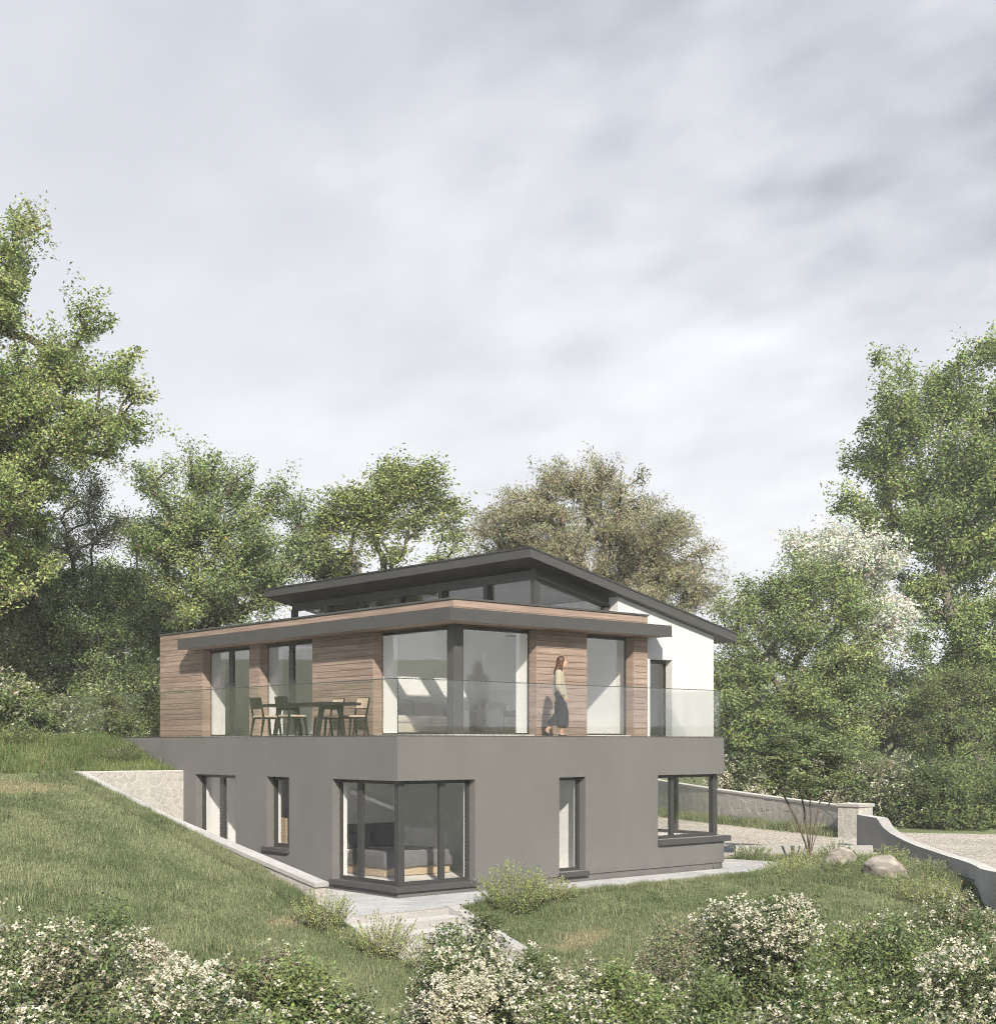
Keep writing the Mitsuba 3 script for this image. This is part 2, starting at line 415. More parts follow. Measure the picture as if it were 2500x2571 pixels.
# sloping garden wall left of the house: body, coping and stones on its lawn side and end
wl = thing('sloping_garden_wall', 'pale stone garden wall with a sloping coping along the left lawn', 'garden wall')
ys = np.linspace(-1.29, 8.12, 20)
prof = [(y, cop_z(y) - 0.07) for y in ys] + [(8.12, -0.3), (-1.29, -0.5)]
m = trimesh.creation.extrude_polygon(Polygon(prof), 0.21, engine='earcut')
m.apply_transform(np.array([[0, 0, 1, -2.63], [1, 0, 0, 0], [0, 1, 0, 0], [0, 0, 0, 1]]))
add(wl + '__core', m, 'mat_mortar')
prof = [(y, cop_z(y)) for y in np.linspace(-1.33, 8.12, 20)] + [(y, cop_z(y) - 0.068) for y in np.linspace(8.12, -1.33, 20)]
m = trimesh.creation.extrude_polygon(Polygon(prof), 0.27, engine='earcut')
m.apply_transform(np.array([[0, 0, 1, -2.66], [1, 0, 0, 0], [0, 1, 0, 0], [0, 0, 0, 1]]))
add(wl + '__coping', m, 'mat_concrete')
face = Polygon([(y, cop_z(y) - 0.075) for y in np.linspace(-1.29, 3.4, 10)] + [(3.4, 0.9), (0.6, 0.35), (-1.29, -0.2)])
r_ = np.random.default_rng(3)
for g in stones(face, 0.17, 4):
    m = stone_mesh(g, 0.007, r_); m.apply_transform(plane_tf([-2.63, 0, 0], [0, 1, 0], [0, 0, 1], [-1, 0, 0])); m.invert()
    add(wl + '__stone', m, f'mat_stone_{int(r_.integers(4))}')
for g in stones(sbox(-2.625, -0.25, -2.425, 0.48), 0.17, 9):
    m = stone_mesh(g, 0.007, r_); m.apply_transform(plane_tf([0, -1.29, 0], [1, 0, 0], [0, 0, 1], [0, -1, 0]))
    add(wl + '__stone', m, f'mat_stone_{int(r_.integers(4))}')

# cross wall of pale stone at the end of the light well
wc = thing('stone_retaining_wall', 'pale crazy-paved stone retaining wall meeting the grey side of the house', 'retaining wall')
add(wc + '__core', bx(-2.66, -0.004, 8.15, 8.40, -0.3, 2.23), 'mat_mortar')
for g in stones(sbox(-2.62, 0.2, -0.012, 2.222), 0.17, 21):
    m = stone_mesh(g, 0.007, r_); m.apply_transform(plane_tf([0, 8.15, 0], [1, 0, 0], [0, 0, 1], [0, -1, 0]))
    add(wc + '__stone', m, f'mat_stone_{int(r_.integers(4))}')


def ribbon(path, zb, zt, th, side=1):
    """wall along a plan path: solid with bottom zb, top profile zt; th to the left of the path when side=1"""
    p = np.asarray(path, float); t = np.gradient(p, axis=0); t /= np.linalg.norm(t, axis=1, keepdims=True)
    nrm = np.column_stack([-t[:, 1], t[:, 0]]) * side
    q = p + nrm * th
    zt = np.broadcast_to(zt, (len(p),)); zb = np.broadcast_to(zb, (len(p),))
    v = np.vstack([np.column_stack([p, zb]), np.column_stack([p, zt]), np.column_stack([q, zt]), np.column_stack([q, zb])])
    n = len(p); f = []
    for i in range(n - 1):
        for a in range(4):
            b = (a + 1) % 4
            f += [[a * n + i, a * n + i + 1, b * n + i + 1], [a * n + i, b * n + i + 1, b * n + i]]
    f += [[0, n, 2 * n], [0, 2 * n, 3 * n], [n - 1, 3 * n - 1, 2 * n - 1], [n - 1, 4 * n - 1, 3 * n - 1]]
    m = trimesh.Trimesh(v, f, process=False); m.fix_normals()
    return m


def smooth_path(pts, n):
    pts = np.asarray(pts, float)
    from scipy.interpolate import PchipInterpolator
    s = np.r_[0, np.cumsum(np.linalg.norm(np.diff(pts, axis=0), axis=1))]
    u = np.linspace(0, s[-1], n)
    return np.column_stack([PchipInterpolator(s, pts[:, k])(u) for k in range(pts.shape[1])])


# far stone wall along the drive, ending in a pier
wb = thing('drive_stone_wall', 'long curved crazy-paved stone wall behind the gravel drive', 'stone wall')
P = smooth_path([(20.35, 4.35, 0.90), (21.9, 7.66, 0.97), (23.55, 12.2, 1.15), (26.0, 17.0, 1.3), (28.5, 21.0, 1.4)], 60)
add(wb + '__core', ribbon(P[:, :2], -0.2, P[:, 2] - 0.05, 0.3, -1), 'mat_mortar', 30)
t = np.gradient(P[:, :2], axis=0); t /= np.linalg.norm(t, axis=1, keepdims=True)
off = np.column_stack([t[:, 1], -t[:, 0]])
Pc = P[:, :2] - off * 0.03
add(wb + '__coping', ribbon(Pc, P[:, 2] - 0.047, P[:, 2] + 0.02, 0.36, -1), 'mat_concrete', 30)
S = np.r_[0, np.cumsum(np.linalg.norm(np.diff(P[:, :2], axis=0), axis=1))]
vis = S[-1] * 0.86
wp = Polygon([(0.02, 0.0)] + [(s, np.interp(s, S, P[:, 2]) - 0.06) for s in np.linspace(0.02, vis, 20)] + [(vis, 0.0)])
for g in stones(wp, 0.34, 33, 0.022):
    m = stone_mesh(g, 0.009, r_)
    v = m.vertices.copy()
    px_, py_ = np.interp(v[:, 0], S, P[:, 0]), np.interp(v[:, 0], S, P[:, 1])
    nx_, ny_ = np.interp(v[:, 0], S, -off[:, 0]), np.interp(v[:, 0], S, -off[:, 1])
    m.vertices = np.column_stack([px_ + nx_ * v[:, 2], py_ + ny_ * v[:, 2], v[:, 1]])
    m.invert()
    add(wb + '__stone', m, f'mat_stone_{int(r_.integers(4))}')
pr = wb + '__pier'
add(pr, bx(19.75, 20.45, 3.55, 4.30, -0.2, 0.93), 'mat_mortar')
add(wb + '__pier_cap', cbx(19.70, 20.50, 3.50, 4.35, 0.933, 1.03, 0.012), 'mat_concrete')
for (org, ux, nn, w) in (([0, 3.55, 0], [1, 0, 0], [0, -1, 0], (19.76, 20.44)), ):
    for g in stones(sbox(w[0], 0.0, w[1], 0.92), 0.27, 40, 0.02):
        m = stone_mesh(g, 0.007, r_); m.apply_transform(plane_tf(org, ux, [0, 0, 1], nn)); add(wb + '__stone', m, f'mat_stone_{int(r_.integers(4))}')
for g in stones(sbox(-4.29, 0.0, -3.56, 0.92), 0.27, 41, 0.02):
    m = stone_mesh(g, 0.007, r_); m.apply_transform(plane_tf([19.75, 0, 0], [0, -1, 0], [0, 0, 1], [-1, 0, 0])); add(wb + '__stone', m, f'mat_stone_{int(r_.integers(4))}')

# curved concrete wall sweeping towards the front
cw = thing('curved_concrete_wall', 'smooth grey concrete wall curving down beside the boulders', 'concrete wall')
P = smooth_path([(17.0, 1.75, 0.885), (15.95, 0.42, 0.885), (15.81, 0.23, 0.752), (15.67, 0.02, 0.65), (15.45, -0.31, 0.545), (15.23, -0.64, 0.478), (14.89, -1.12, 0.405), (14.48, -1.69, 0.340), (13.84, -2.51, 0.296), (13.09, -3.36, 0.270), (11.61, -4.8, 0.275), (8.66, -6.99, 0.445), (7.9, -8.2, 0.47), (7.9, -11, .5)], 90)
add2(cw, ribbon(P[:, :2], -1.6, P[:, 2], 0.30, 1), 'mat_concrete_grey', 30)
# low kerb wall of the planting bed
kw = thing('planter_kerb_wall', 'low straight grey wall between the gravel and the boulder planting', 'low wall')
add2(kw, ribbon([(11.95, 1.86), (13.2, 0.76), (14.55, -0.40)], -0.3, 0.27, 0.16, 1), 'mat_concrete_grey')

# ------------------------------------------------------------------ the house
H = thing('house', 'modern two storey house with grey rendered base, timber clad upper floor and dark sloping roof', 'house')
XR, ZT = 9.255, 2.989
CX, CY, CZ = 2.626, 1.6, 5.80                       # corner and top of the timber storey
# lower storey walls
low = mbx(0, XR, 0, 16.2, 0.14, ZT) + mbx(XR - 0.3, 11.25, 4.7, 16.2, -0.1, 2.92)
low -= mbx(0.30, XR - 0.30, 0.30, 7.7, 0.0, 2.46)
low -= mbx(0.10, XR - 0.10, 0.10, 15.7, 2.95, 4)
low -= mbx(XR - 0.2, 12, 4.6, 20, 2.9, 4)
E_ = 0.5
low -= mbx(-E_, E_, 5.82, 7.59, 0.02, 2.152)         # WL1
low -= mbx(-E_, E_, 3.68, 4.54, 0.69, 2.152)         # WL2
low -= mbx(-E_, E_, -E_, 2.11, 0.0, 2.152) + mbx(-E_, 1.86, -E_, E_, 0.0, 2.152)
low -= mbx(4.09, 4.83, -E_, E_, 0.215, 2.152)
low -= mbx(7.04, XR + E_, -E_, E_, 0.745, 2.152) + mbx(XR - E_, XR + E_, -E_, 2.35, 0.745, 2.152)
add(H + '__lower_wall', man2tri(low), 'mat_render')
pl = mbx(0.03, XR - 0.03, 0.03, 16.1, -0.12, 0.138) - mbx(0.3, XR - 0.3, 0.3, 8, 0.02, 0.2) - mbx(-1, 0.33, 5.8, 7.6, 0, 1)
add(H + '__plinth', man2tri(pl), 'mat_render')
add(H + '__terrace_coping', cat([bx(-0.004, XR + 0.004, -0.004, 0.085, ZT - 0.012, ZT + 0.008), bx(-0.004, 0.085, 0.088, 15.7, ZT - 0.012, ZT + 0.008)]), 'mat_dark_metal')
add(H + '__terrace_deck', bx(0.11, XR - 0.11, 0.11, 15.69, 2.90, 2.954), 'mat_deck')
# lower rooms
add(H + '__lower_floor', bx(0.305, XR - 0.305, 0.305, 7.69, 0.10, 0.20), 'mat_floor_light')
lin = mbx(0.302, XR - 0.302, 0.302, 7.695, 0.20, 2.458) - mbx(0.33, XR - 0.33, 0.33, 7.66, 0.1, 2.43)
lin -= mbx(-E_, E_, 5.82, 7.59, 0.02, 2.152) + mbx(-E_, E_, 3.68, 4.54, 0.69, 2.152) + mbx(-E_, E_, -E_, 2.11, 0.0, 2.152) + mbx(-E_, 1.86, -E_, E_, 0.0, 2.152)
lin -= mbx(4.09, 4.83, -E_, E_, 0.215, 2.152) + mbx(7.04, XR + E_, -E_, E_, 0.745, 2.152) + mbx(XR - E_, XR + E_, -E_, 2.35, 0.745, 2.152)
add(H + '__lower_lining', man2tri(lin), 'mat_inner')
add(H + '__partition', cat([bx(0.335, 3.9, 3.55, 3.64, 0.2, 2.43), bx(3.9, 3.99, 0.335, 7.6, 0.2, 2.43), bx(0.335, 3.9, 5.3, 5.39, 0.2, 2.43), bx(6.55, 6.64, 0.335, 4.0, 0.2, 2.43), bx(3.99, 8.9, 4.0, 4.09, 0.2, 2.43)]), 'mat_inner')
for jb_ in (bx(1.842, 1.858, 0.245, 0.332, 0.2, 2.15), bx(4.812, 4.828, 0.245, 0.332, 0.22, 2.15), bx(0.245, 0.332, 2.092, 2.108, 0.2, 2.15), bx(0.245, 0.332, 4.522, 4.538, 0.7, 2.15), bx(0.245, 0.332, 7.572, 7.588, 0.2, 2.15)): add(H + '__inner_jamb', jb_, 'mat_inner')
add(H + '__partition', bx(5.06, 5.14, 0.335, 3.995, 0.2, 2.43), 'mat_inner')
add(H + '__brick_pier', bx(7.55, 7.95, 2.2, 2.6, 0.2, 1.9), 'mat_brick')


def window(plane, c, a0, a1, z0, z1, mull=(), ft=0.065, fd=0.07, inward=1, lowt=None, headt=None, panes=True, glass='mat_window_glass', holder=None, skip=()):
    """window in the plane x=c ('x') or y=c ('y'), spanning a0..a1 along the other axis"""
    w = free(H + '__window') if holder is None else holder
    def b(p0, p1, q0, q1, d0=0.0, d1=fd):
        return bx(c + d0, c + d1, p0, p1, q0, q1) if plane == 'x' else bx(p0, p1, c + d0, c + d1, q0, q1)
    lowt = lowt or ft; headt = headt or ft
    fr = [b(a0, a1, z1 - headt, z1), b(a0, a1, z0, z0 + lowt)]
    if 'a0' not in skip: fr.append(b(a0, a0 + ft, z0 + lowt, z1 - headt))
    if 'a1' not in skip: fr.append(b(a1 - ft, a1, z0 + lowt, z1 - headt))
    scene[w] = mikit.ply(cat(fr), 'mat_frame')
    for (m0, m1) in mull: add(w + '__mullion', b(m0, m1, z0 + lowt, z1 - headt, -0.006, fd), 'mat_frame')
    ed = [a0 + (0 if 'a0' in skip else ft)] + [e for mm in sorted(mull) for e in mm] + [a1 - (0 if 'a1' in skip else ft)]
    for p0, p1 in zip(ed[::2], ed[1::2]):
        d = c + fd * 0.45
        zz0, zz1 = z0 + lowt, z1 - headt
        add(w + '__pane', quad((d, p0, zz0), (d, p1, zz0), (d, p1, zz1), (d, p0, zz1)) if plane == 'x' else quad((p0, d, zz0), (p1, d, zz0), (p1, d, zz1), (p0, d, zz1)), glass)
    return w


# lower windows
window('x', 0.17, 5.82, 7.60, 0.02, 2.149, [(6.62, 6.79)])
w = window('x', 0.17, 3.68, 4.545, 0.70, 2.149)
add(w + '__sill', cbx(-0.06, 0.17, 3.67, 4.68, 0.60, 0.692, 0.005), 'mat_dark_metal')
w = window('x', 0.17, 0.27, 2.15, 0.20, 2.149, [(1.36, 1.50)], skip=('a0',))
w2 = window('y', 0.17, 0.27, 1.865, 0.20, 2.149, [(1.125, 1.245)], skip=('a0',))
add(w + '__corner_post', cbx(0.13, 0.268, 0.13, 0.268, 0.20, 2.15, 0.006), 'mat_frame')
add(w + '__sill', cat([cbx(-0.03, 0.30, -0.03, 2.20, 0.095, 0.198, 0.006), cbx(0.302, 1.90, -0.03, 0.30, 0.095, 0.198, 0.006)]), 'mat_dark_metal')
w = window('y', 0.17, 4.09, 4.835, 0.215, 2.149)
add(w + '__sill', cbx(4.085, 4.90, -0.06, 0.17, 0.115, 0.213, 0.005), 'mat_dark_metal')
w = window('y', 0.17, 7.04, 9.06, 0.75, 2.149, [(7.625, 7.735)], skip=('a1',))
add(w + '__corner_post', cbx(9.058, 9.20, 0.15, 0.29, 0.75, 2.15, 0.006), 'mat_frame')
add(w + '__sill', cat([cbx(7.035, 9.43, -0.07, 0.30, 0.62, 0.742, 0.006), cbx(9.0, 9.43, 0.302, 2.40, 0.62, 0.742, 0.006)]), 'mat_dark_metal')
window('x', 9.10, 0.29, 2.36, 0.75, 2.149, [(1.30, 1.40)], skip=('a0',))

# upper storey shell (timber backing), with openings
IN = 0.26
up = mbx(CX, 8.417, CY, 14.418, 2.956, CZ - 0.012)
up -= mbx(CX + IN, 8.417 - IN, CY + IN, 14.418 - IN, 2.9, 5.56)
up -= mbx(5.32, 8.2, 2.06, 11.9, 5.0, 7)
OPEN_L = [(9.66, 12.05), (6.81, 9.19)]
for a, b in OPEN_L: up -= mbx(CX - E_, CX + E_, a, b, 2.9, 5.29)
up -= mbx(CX - E_, CX + E_, CY - E_, 4.40, 2.9, 5.29) + mbx(CX - E_, 4.93, CY - E_, CY + E_, 2.9, 5.29)
up -= mbx(6.44, 7.96, CY - E_, CY + E_, 2.9, 5.29)
RL = [(4.20, 5.10, 3.25, 4.15), (3.05, 3.95, 3.25, 4.15), (3.2, 4.9, 8.0, 9.4)]
for x0, x1, y0, y1 in RL: up -= mbx(x0, x1, y0, y1, 5, 7)
add(H + '__timber_wall', man2tri(up), 'mat_timber_gap')
TW = H + '__timber_wall'
# planks
ROW = 0.145


def planks(plane, segs, z0, z1, seed):
    r = np.random.default_rng(seed)
    k = 0
    while True:
        a = max(z0, k * ROW); b = min(z1, (k + 1) * ROW - 0.007)
        k += 1
        if a >= z1: break
        if b - a < 0.02 or b <= z0: continue
        for s0, s1 in segs:
            d = 0.020 + 0.003 * r.random()
            if plane == 'x': m = cbx(CX - d, CX + 0.002, s0, s1, a, b, 0.004)
            else: m = cbx(s0, s1, CY - d, CY + 0.002, a, b, 0.004)
            add(TW + '__plank', m, 'mat_timber')


planks('x', [(12.05, 14.418), (9.19, 9.66), (4.40, 6.81)], 2.96, 5.30, 1)
planks('x', [(CY - 0.02, 5.2), (5.205, 9.6), (9.605, 14.418)], 5.30, CZ, 2)
planks('y', [(4.93, 6.44), (7.96, 8.417)], 2.96, 5.30, 3)
planks('y', [(CX, 5.4), (5.405, 8.417)], 5.30, CZ, 4)
# timber linings of the reveals
TRM = [bx(CX - 0.022, CX + 0.20, b_ - 0.0, b_ + 0.018, 2.96, 5.285) for b_ in ()]
for y_ in (12.05, 9.19, 4.40): TRM.append(bx(CX - 0.018, CX + 0.215, y_ - 0.022, y_ - 0.002, 2.96, 5.287))
for x_ in (4.93, 7.96): TRM.append(bx(x_ - 0.022, x_ - 0.002, CY - 0.018, CY + 0.215, 2.96, 5.287))
for m in TRM: add(H + '__reveal_lining', m, 'mat_timber')
# coping on the timber parapet and flat roof
add(H + '__parapet_coping', cat([cbx(CX - 0.045, 8.45, CY - 0.045, CY + 0.30, CZ, 5.845, 0.004), cbx(CX - 0.045, CX + 0.30, CY + 0.302, 14.45, CZ, 5.845, 0.004)]), 'mat_dark_metal')
# interior of the upper storey
add(H + '__upper_floor', bx(CX + 0.05, 8.2, CY + 0.05, 14.1, 2.957, 3.03), 'mat_floor_light')
ln = mbx(CX + IN + 0.002, 8.155, CY + IN + 0.002, 14.15, 3.03, 5.558) - mbx(CX + IN + 0.03, 8.13, CY + IN + 0.03, 14.12, 3.0, 5.53)
for a, b in OPEN_L: ln -= mbx(CX - E_, CX + E_, a, b, 2.9, 5.29)
ln -= mbx(CX - E_, CX + E_, CY - E_, 4.40, 2.9, 5.29) + mbx(CX - E_, 4.93, CY - E_, CY + E_, 2.9, 5.29) + mbx(6.44, 7.96, CY - E_, CY + E_, 2.9, 5.29)
ln -= mbx(5.32, 8.15, 2.06, 11.9, 5.0, 7)
for x0, x1, y0, y1 in RL: ln -= mbx(x0, x1, y0, y1, 5, 7)
add(H + '__upper_lining', man2tri(ln), 'mat_inner')
add(H + '__upper_partition', cat([bx(CX + IN + 0.03, 8.128, 5.62, 5.74, 3.03, 5.53), bx(6.3, 6.42, 5.75, 14.1, 3.03, 5.53), bx(5.33, 7.56, 5.62, 5.74, 5.531, 6.20), bx(7.585, 7.64, 2.03, 11.9, 5.56, 6.19)]), 'mat_inner')
for x0, x1, y0, y1 in RL: add(H + '__rooflight', quad((x0, y0, 5.79), (x1, y0, 5.79), (x1, y1, 5.79), (x0, y1, 5.79)), 'mat_window_glass')

for nb_ in (bx(CX + IN + 0.031, 3.32, 12.10, 12.17, 3.03, 5.53), bx(CX + IN + 0.031, 3.32, 9.24, 9.31, 3.03, 5.53), bx(CX + IN + 0.031, 3.32, 4.44, 4.51, 3.03, 5.53), bx(4.96, 5.03, CY + IN + 0.031, 2.30, 3.03, 5.53)): add(H + '__wall_nib', nb_, 'mat_inner')
# upper windows
FX, FY = CX + 0.22, CY + 0.22
window('x', FX, 9.60, 12.20, 2.96, 5.286, [(10.885, 11.07)], ft=0.10, lowt=0.11, headt=0.07)
window('x', FX, 6.75, 9.34, 2.96, 5.286, [(8.01, 8.20)], ft=0.10, lowt=0.11, headt=0.07)
w = window('x', FX, FY + 0.14, 4.52, 2.96, 5.286, [], ft=0.10, lowt=0.11, headt=0.06, skip=('a0',))
add(w + '__corner_post', cbx(FX - 0.12, FX + 0.13, FY - 0.12, FY + 0.13, 2.96, 5.30, 0.008), 'mat_dark_metal')
window('y', FY, FX + 0.14, 5.0, 2.96, 5.286, [], ft=0.075, lowt=0.11, headt=0.06, skip=('a0',))
window('y', FY, 6.40, 8.03, 2.96, 5.286, [], ft=0.085, lowt=0.11, headt=0.06)

# canopy round the corner
O = 0.483
ZB, ZC = 5.307, 5.564
cpy = mbx(CX - O, CX - 0.026, CY - O, 12.493, ZB + 0.02, ZC) + mbx(CX - O, 8.713, CY - O, CY - 0.026, ZB + 0.02, ZC) + mbx(8.43, 8.713, CY - 0.03, 1.735, ZB + 0.02, ZC)
add(H + '__canopy', man2tri(cpy), 'mat_dark_metal')
CN = H + '__canopy'
for fm in (bx(CX - O - 0.012, CX - O + 0.02, CY - O - 0.012, 12.505, ZB, ZC + 0.006), bx(CX - O + 0.022, 8.725, CY - O - 0.012, CY - O + 0.02, ZB, ZC + 0.006)):
    add(CN + '__fascia', fm, 'mat_dark_metal')
nb = 4
for i in range(nb):
    a = CX - O + 0.024 + i * (O - 0.05) / nb; b = a + (O - 0.05) / nb - 0.006
    add(CN + '__soffit_board', bx(a, b, a - CX + CY, 12.48, ZB + 0.004, ZB + 0.019), 'mat_timber')
    add(CN + '__soffit_board', bx(b + 0.006, 8.70, a - CX + CY, b - CX + CY, ZB + 0.004, ZB + 0.0195), 'mat_timber')

# white gabled volume on the right
YW = 1.74
SL = 0.2165                                      # fall of the roof per metre of x
def roof_z(x): return 7.055 - SL * (x - 4.70)
wpoly = Polygon([(7.58, 2.93), (10.96, 2.93), (10.96, roof_z(10.96) - 0.215), (7.58, roof_z(7.58) - 0.215)])
wh = Manifold(m3.Mesh(*(lambda m: (np.asarray(m.vertices, np.float32), np.asarray(m.faces, np.uint32)))(trimesh.creation.extrude_polygon(wpoly, 9.9, engine='earcut'))))
wh = wh.transform(np.array([[1, 0, 0, 0], [0, 0, 1, YW], [0, 1, 0, 0]], float)) if False else wh
vm = man2tri(wh); vm.vertices = np.column_stack([vm.vertices[:, 0], vm.vertices[:, 2] + YW, vm.vertices[:, 1]]); vm.invert()
wh = Manifold(m3.Mesh(np.asarray(vm.vertices, np.float32), np.asarray(vm.faces, np.uint32)))
wh -= mbx(8.44, 10.7, YW + 0.27, 11.5, 3.03, 5.2)
wh -= mbx(8.67, 9.44, YW - 1, YW + 1, 2.96, 4.83)
wh -= mbx(7.0, 8.425, YW - 0.5, 13, 2.5, 5.80)
wh -= mbx(7.0, 8.42, YW + 0.28, 13, 5.5, 9)
add(H + '__white_wall', man2tri(wh), 'mat_white')
window('y', YW + 0.2, 8.67, 9.50, 2.96, 4.83, [], ft=0.075, lowt=0.09, headt=0.09)
add(H + '__white_room_floor', bx(8.45, 10.69, YW + 0.28, 11.4, 3.0, 3.032), 'mat_floor_light')

# main roof
RX0, RX1, RY0, RY1 = 4.70, 11.62, 1.55, 12.40


def slab(x0, x1, y0, y1, top, bot):
    """sloping slab parallel to the roof plane; top and bot: offsets from the roof surface"""
    v = [(x, y, roof_z(x) + o) for o in (bot, top) for y in (y0, y1) for x in (x0, x1)]
    return trimesh.convex.convex_hull(np.array(v))


add(H + '__main_roof', slab(RX0 + 0.03, RX1 - 0.03, RY0 + 0.03, RY1 - 0.03, -0.02, -0.21), 'mat_dark_metal')
MR = H + '__main_roof'
for fm in (slab(RX0, RX0 + 0.028, RY0, RY1, -0.012, -0.205), slab(RX0 + 0.03, RX1, RY0, RY0 + 0.028, -0.012, -0.205), slab(RX1 - 0.028, RX1, RY0 + 0.03, RY1, -0.012, -0.205)):
    add(MR + '__fascia', fm, 'mat_dark_metal')
add(MR + '__edge_trim', cat([slab(RX0 - 0.02, RX0 + 0.06, RY0 - 0.02, RY1 + 0.02, 0.022, -0.011), slab(RX0 + 0.062, RX1 + 0.03, RY0 - 0.02, RY0 + 0.06, 0.022, -0.011)]), 'mat_frame')
for y in np.arange(RY0 + 0.35, RY1, 0.43):
    add(MR + '__seam', slab(RX0 - 0.012, RX1, y - 0.012, y + 0.012, 0.036, -0.019), 'mat_dark_metal')

# clerestory
CLX, CLY = 5.30, 2.02
zu = roof_z(CLX) - 0.212
cl = H + '__clerestory'
def sl_y(x0, x1, y0, y1, z0f, z1f):
    return trimesh.convex.convex_hull(np.array([(x, y, z) for x in (x0, x1) for y in (y0, y1) for z in (z0f(x), z1f(x))]))
und = lambda x: roof_z(x) - 0.213
add(cl, cat([bx(CLX, CLX + 0.16, CLY + 0.165, 11.95, 6.48, und(CLX + 0.16)), sl_y(CLX, 7.575, CLY - 0.0, CLY + 0.16, lambda x: und(x) - 0.245, und)]), 'mat_frame')
add(cl + '__ledge', sl_y(CLX - 0.03, 7.57, CLY - 0.05, CLY - 0.002, lambda x: und(x) - 0.235, lambda x: und(x) - 0.165), 'mat_dark_metal')
add(cl + '__sill', cat([bx(CLX - 0.02, CLX + 0.16, CLY + 0.162, 11.95, 5.78, 5.90), bx(CLX - 0.02, 7.575, CLY - 0.02, CLY + 0.16, 5.78, 5.90)]), 'mat_frame')
posts = [2.09, 3.72, 5.37, 7.00, 8.62, 10.22, 11.88]
for y in posts: add(cl + '__post', cbx(CLX - 0.03, CLX + 0.12, y - 0.07, y + 0.07, 5.90, 6.485, 0.004), 'mat_frame')
for a, b in zip(posts, posts[1:]):
    add(cl + '__pane', quad((CLX + 0.08, a + 0.07, 5.9), (CLX + 0.08, b - 0.07, 5.9), (CLX + 0.08, b - 0.07, 6.48), (CLX + 0.08, a + 0.07, 6.48)), 'mat_window_glass')
add(cl + '__post', cbx(7.42, 7.57, CLY - 0.02, CLY + 0.12, 5.90, und(7.57) - 0.24, 0.004), 'mat_frame')
y = CLY + 0.08
add(cl + '__pane', quad((CLX + 0.10, y, 5.9), (7.42, y, 5.9), (7.42, y, und(7.42) - 0.245), (CLX + 0.10, y, und(CLX + .1) - 0.245)), 'mat_window_glass')
add(cl + '__end_wall', bx(CLX, 7.57, 11.955, 12.02, 5.80, und(7.57)), 'mat_frame')

# ------------------------------------------------------------------ glass balustrade
gb = thing('glass_balustrade', 'frameless clear glass balustrade along the edge of the terrace', 'balustrade')
ZG = 4.036
cuts = [0.045, 3.1, 6.2, 9.3, 12.4, 15.604]
for a, b in zip(cuts, cuts[1:]):
    p_ = add(gb + '__pane', quad((0.04, a + 0.003, 2.99), (0.04, b - 0.003, 2.99), (0.04, b - 0.003, ZG), (0.04, a + 0.003, ZG)), 'mat_balustrade_glass')
for a, b in ((0.043, 3.05), (3.05, 6.1), (6.1, 9.146)):
    add(gb + '__pane', quad((a + 0.003, 0.04, 2.99), (b - 0.003, 0.04, 2.99), (b - 0.003, 0.04, ZG), (a + 0.003, 0.04, ZG)), 'mat_balustrade_glass')
add(gb + '__top_edge', cat([bx(0.032, 0.048, 0.05, 15.604, ZG + 0.001, ZG + 0.017), bx(0.032, 9.146, 0.032, 0.048, ZG + 0.001, ZG + 0.017)]), 'mat_glass_edge')
for m in (bx(0.034, 0.046, 0.034, 0.046, 2.998, ZG), bx(9.147, 9.157, 0.034, 0.046, 2.998, ZG), bx(0.034, 0.046, 15.606, 15.616, 2.998, ZG)): add(gb + '__upright_edge', m, 'mat_glass_edge')
for a, b in ((0.05, 2.0),):
    add(gb + '__pane', quad((9.15, a, 2.99), (9.15, b, 2.99), (9.15, b, ZG), (9.15, a, ZG)), 'mat_balustrade_glass')

# ------------------------------------------------------------------ furniture


def rot_place(mesh, ang, pos):
    m = mesh.copy(); m.apply_transform(trimesh.transformations.rotation_matrix(ang, [0, 0, 1])); m.apply_translation(pos); return m


def taper(p0, p1, a0, b0, a1, b1):
    """four-sided bar from p0 (half sizes a0,b0) to p1"""
    v = []
    for p, a, b in ((p0, a0, b0), (p1, a1, b1)):
        v += [(p[0] + s * a, p[1] + t * b, p[2]) for s in (-1, 1) for t in (-1, 1)]
    return trimesh.convex.convex_hull(np.array(v))


ZF = 2.954


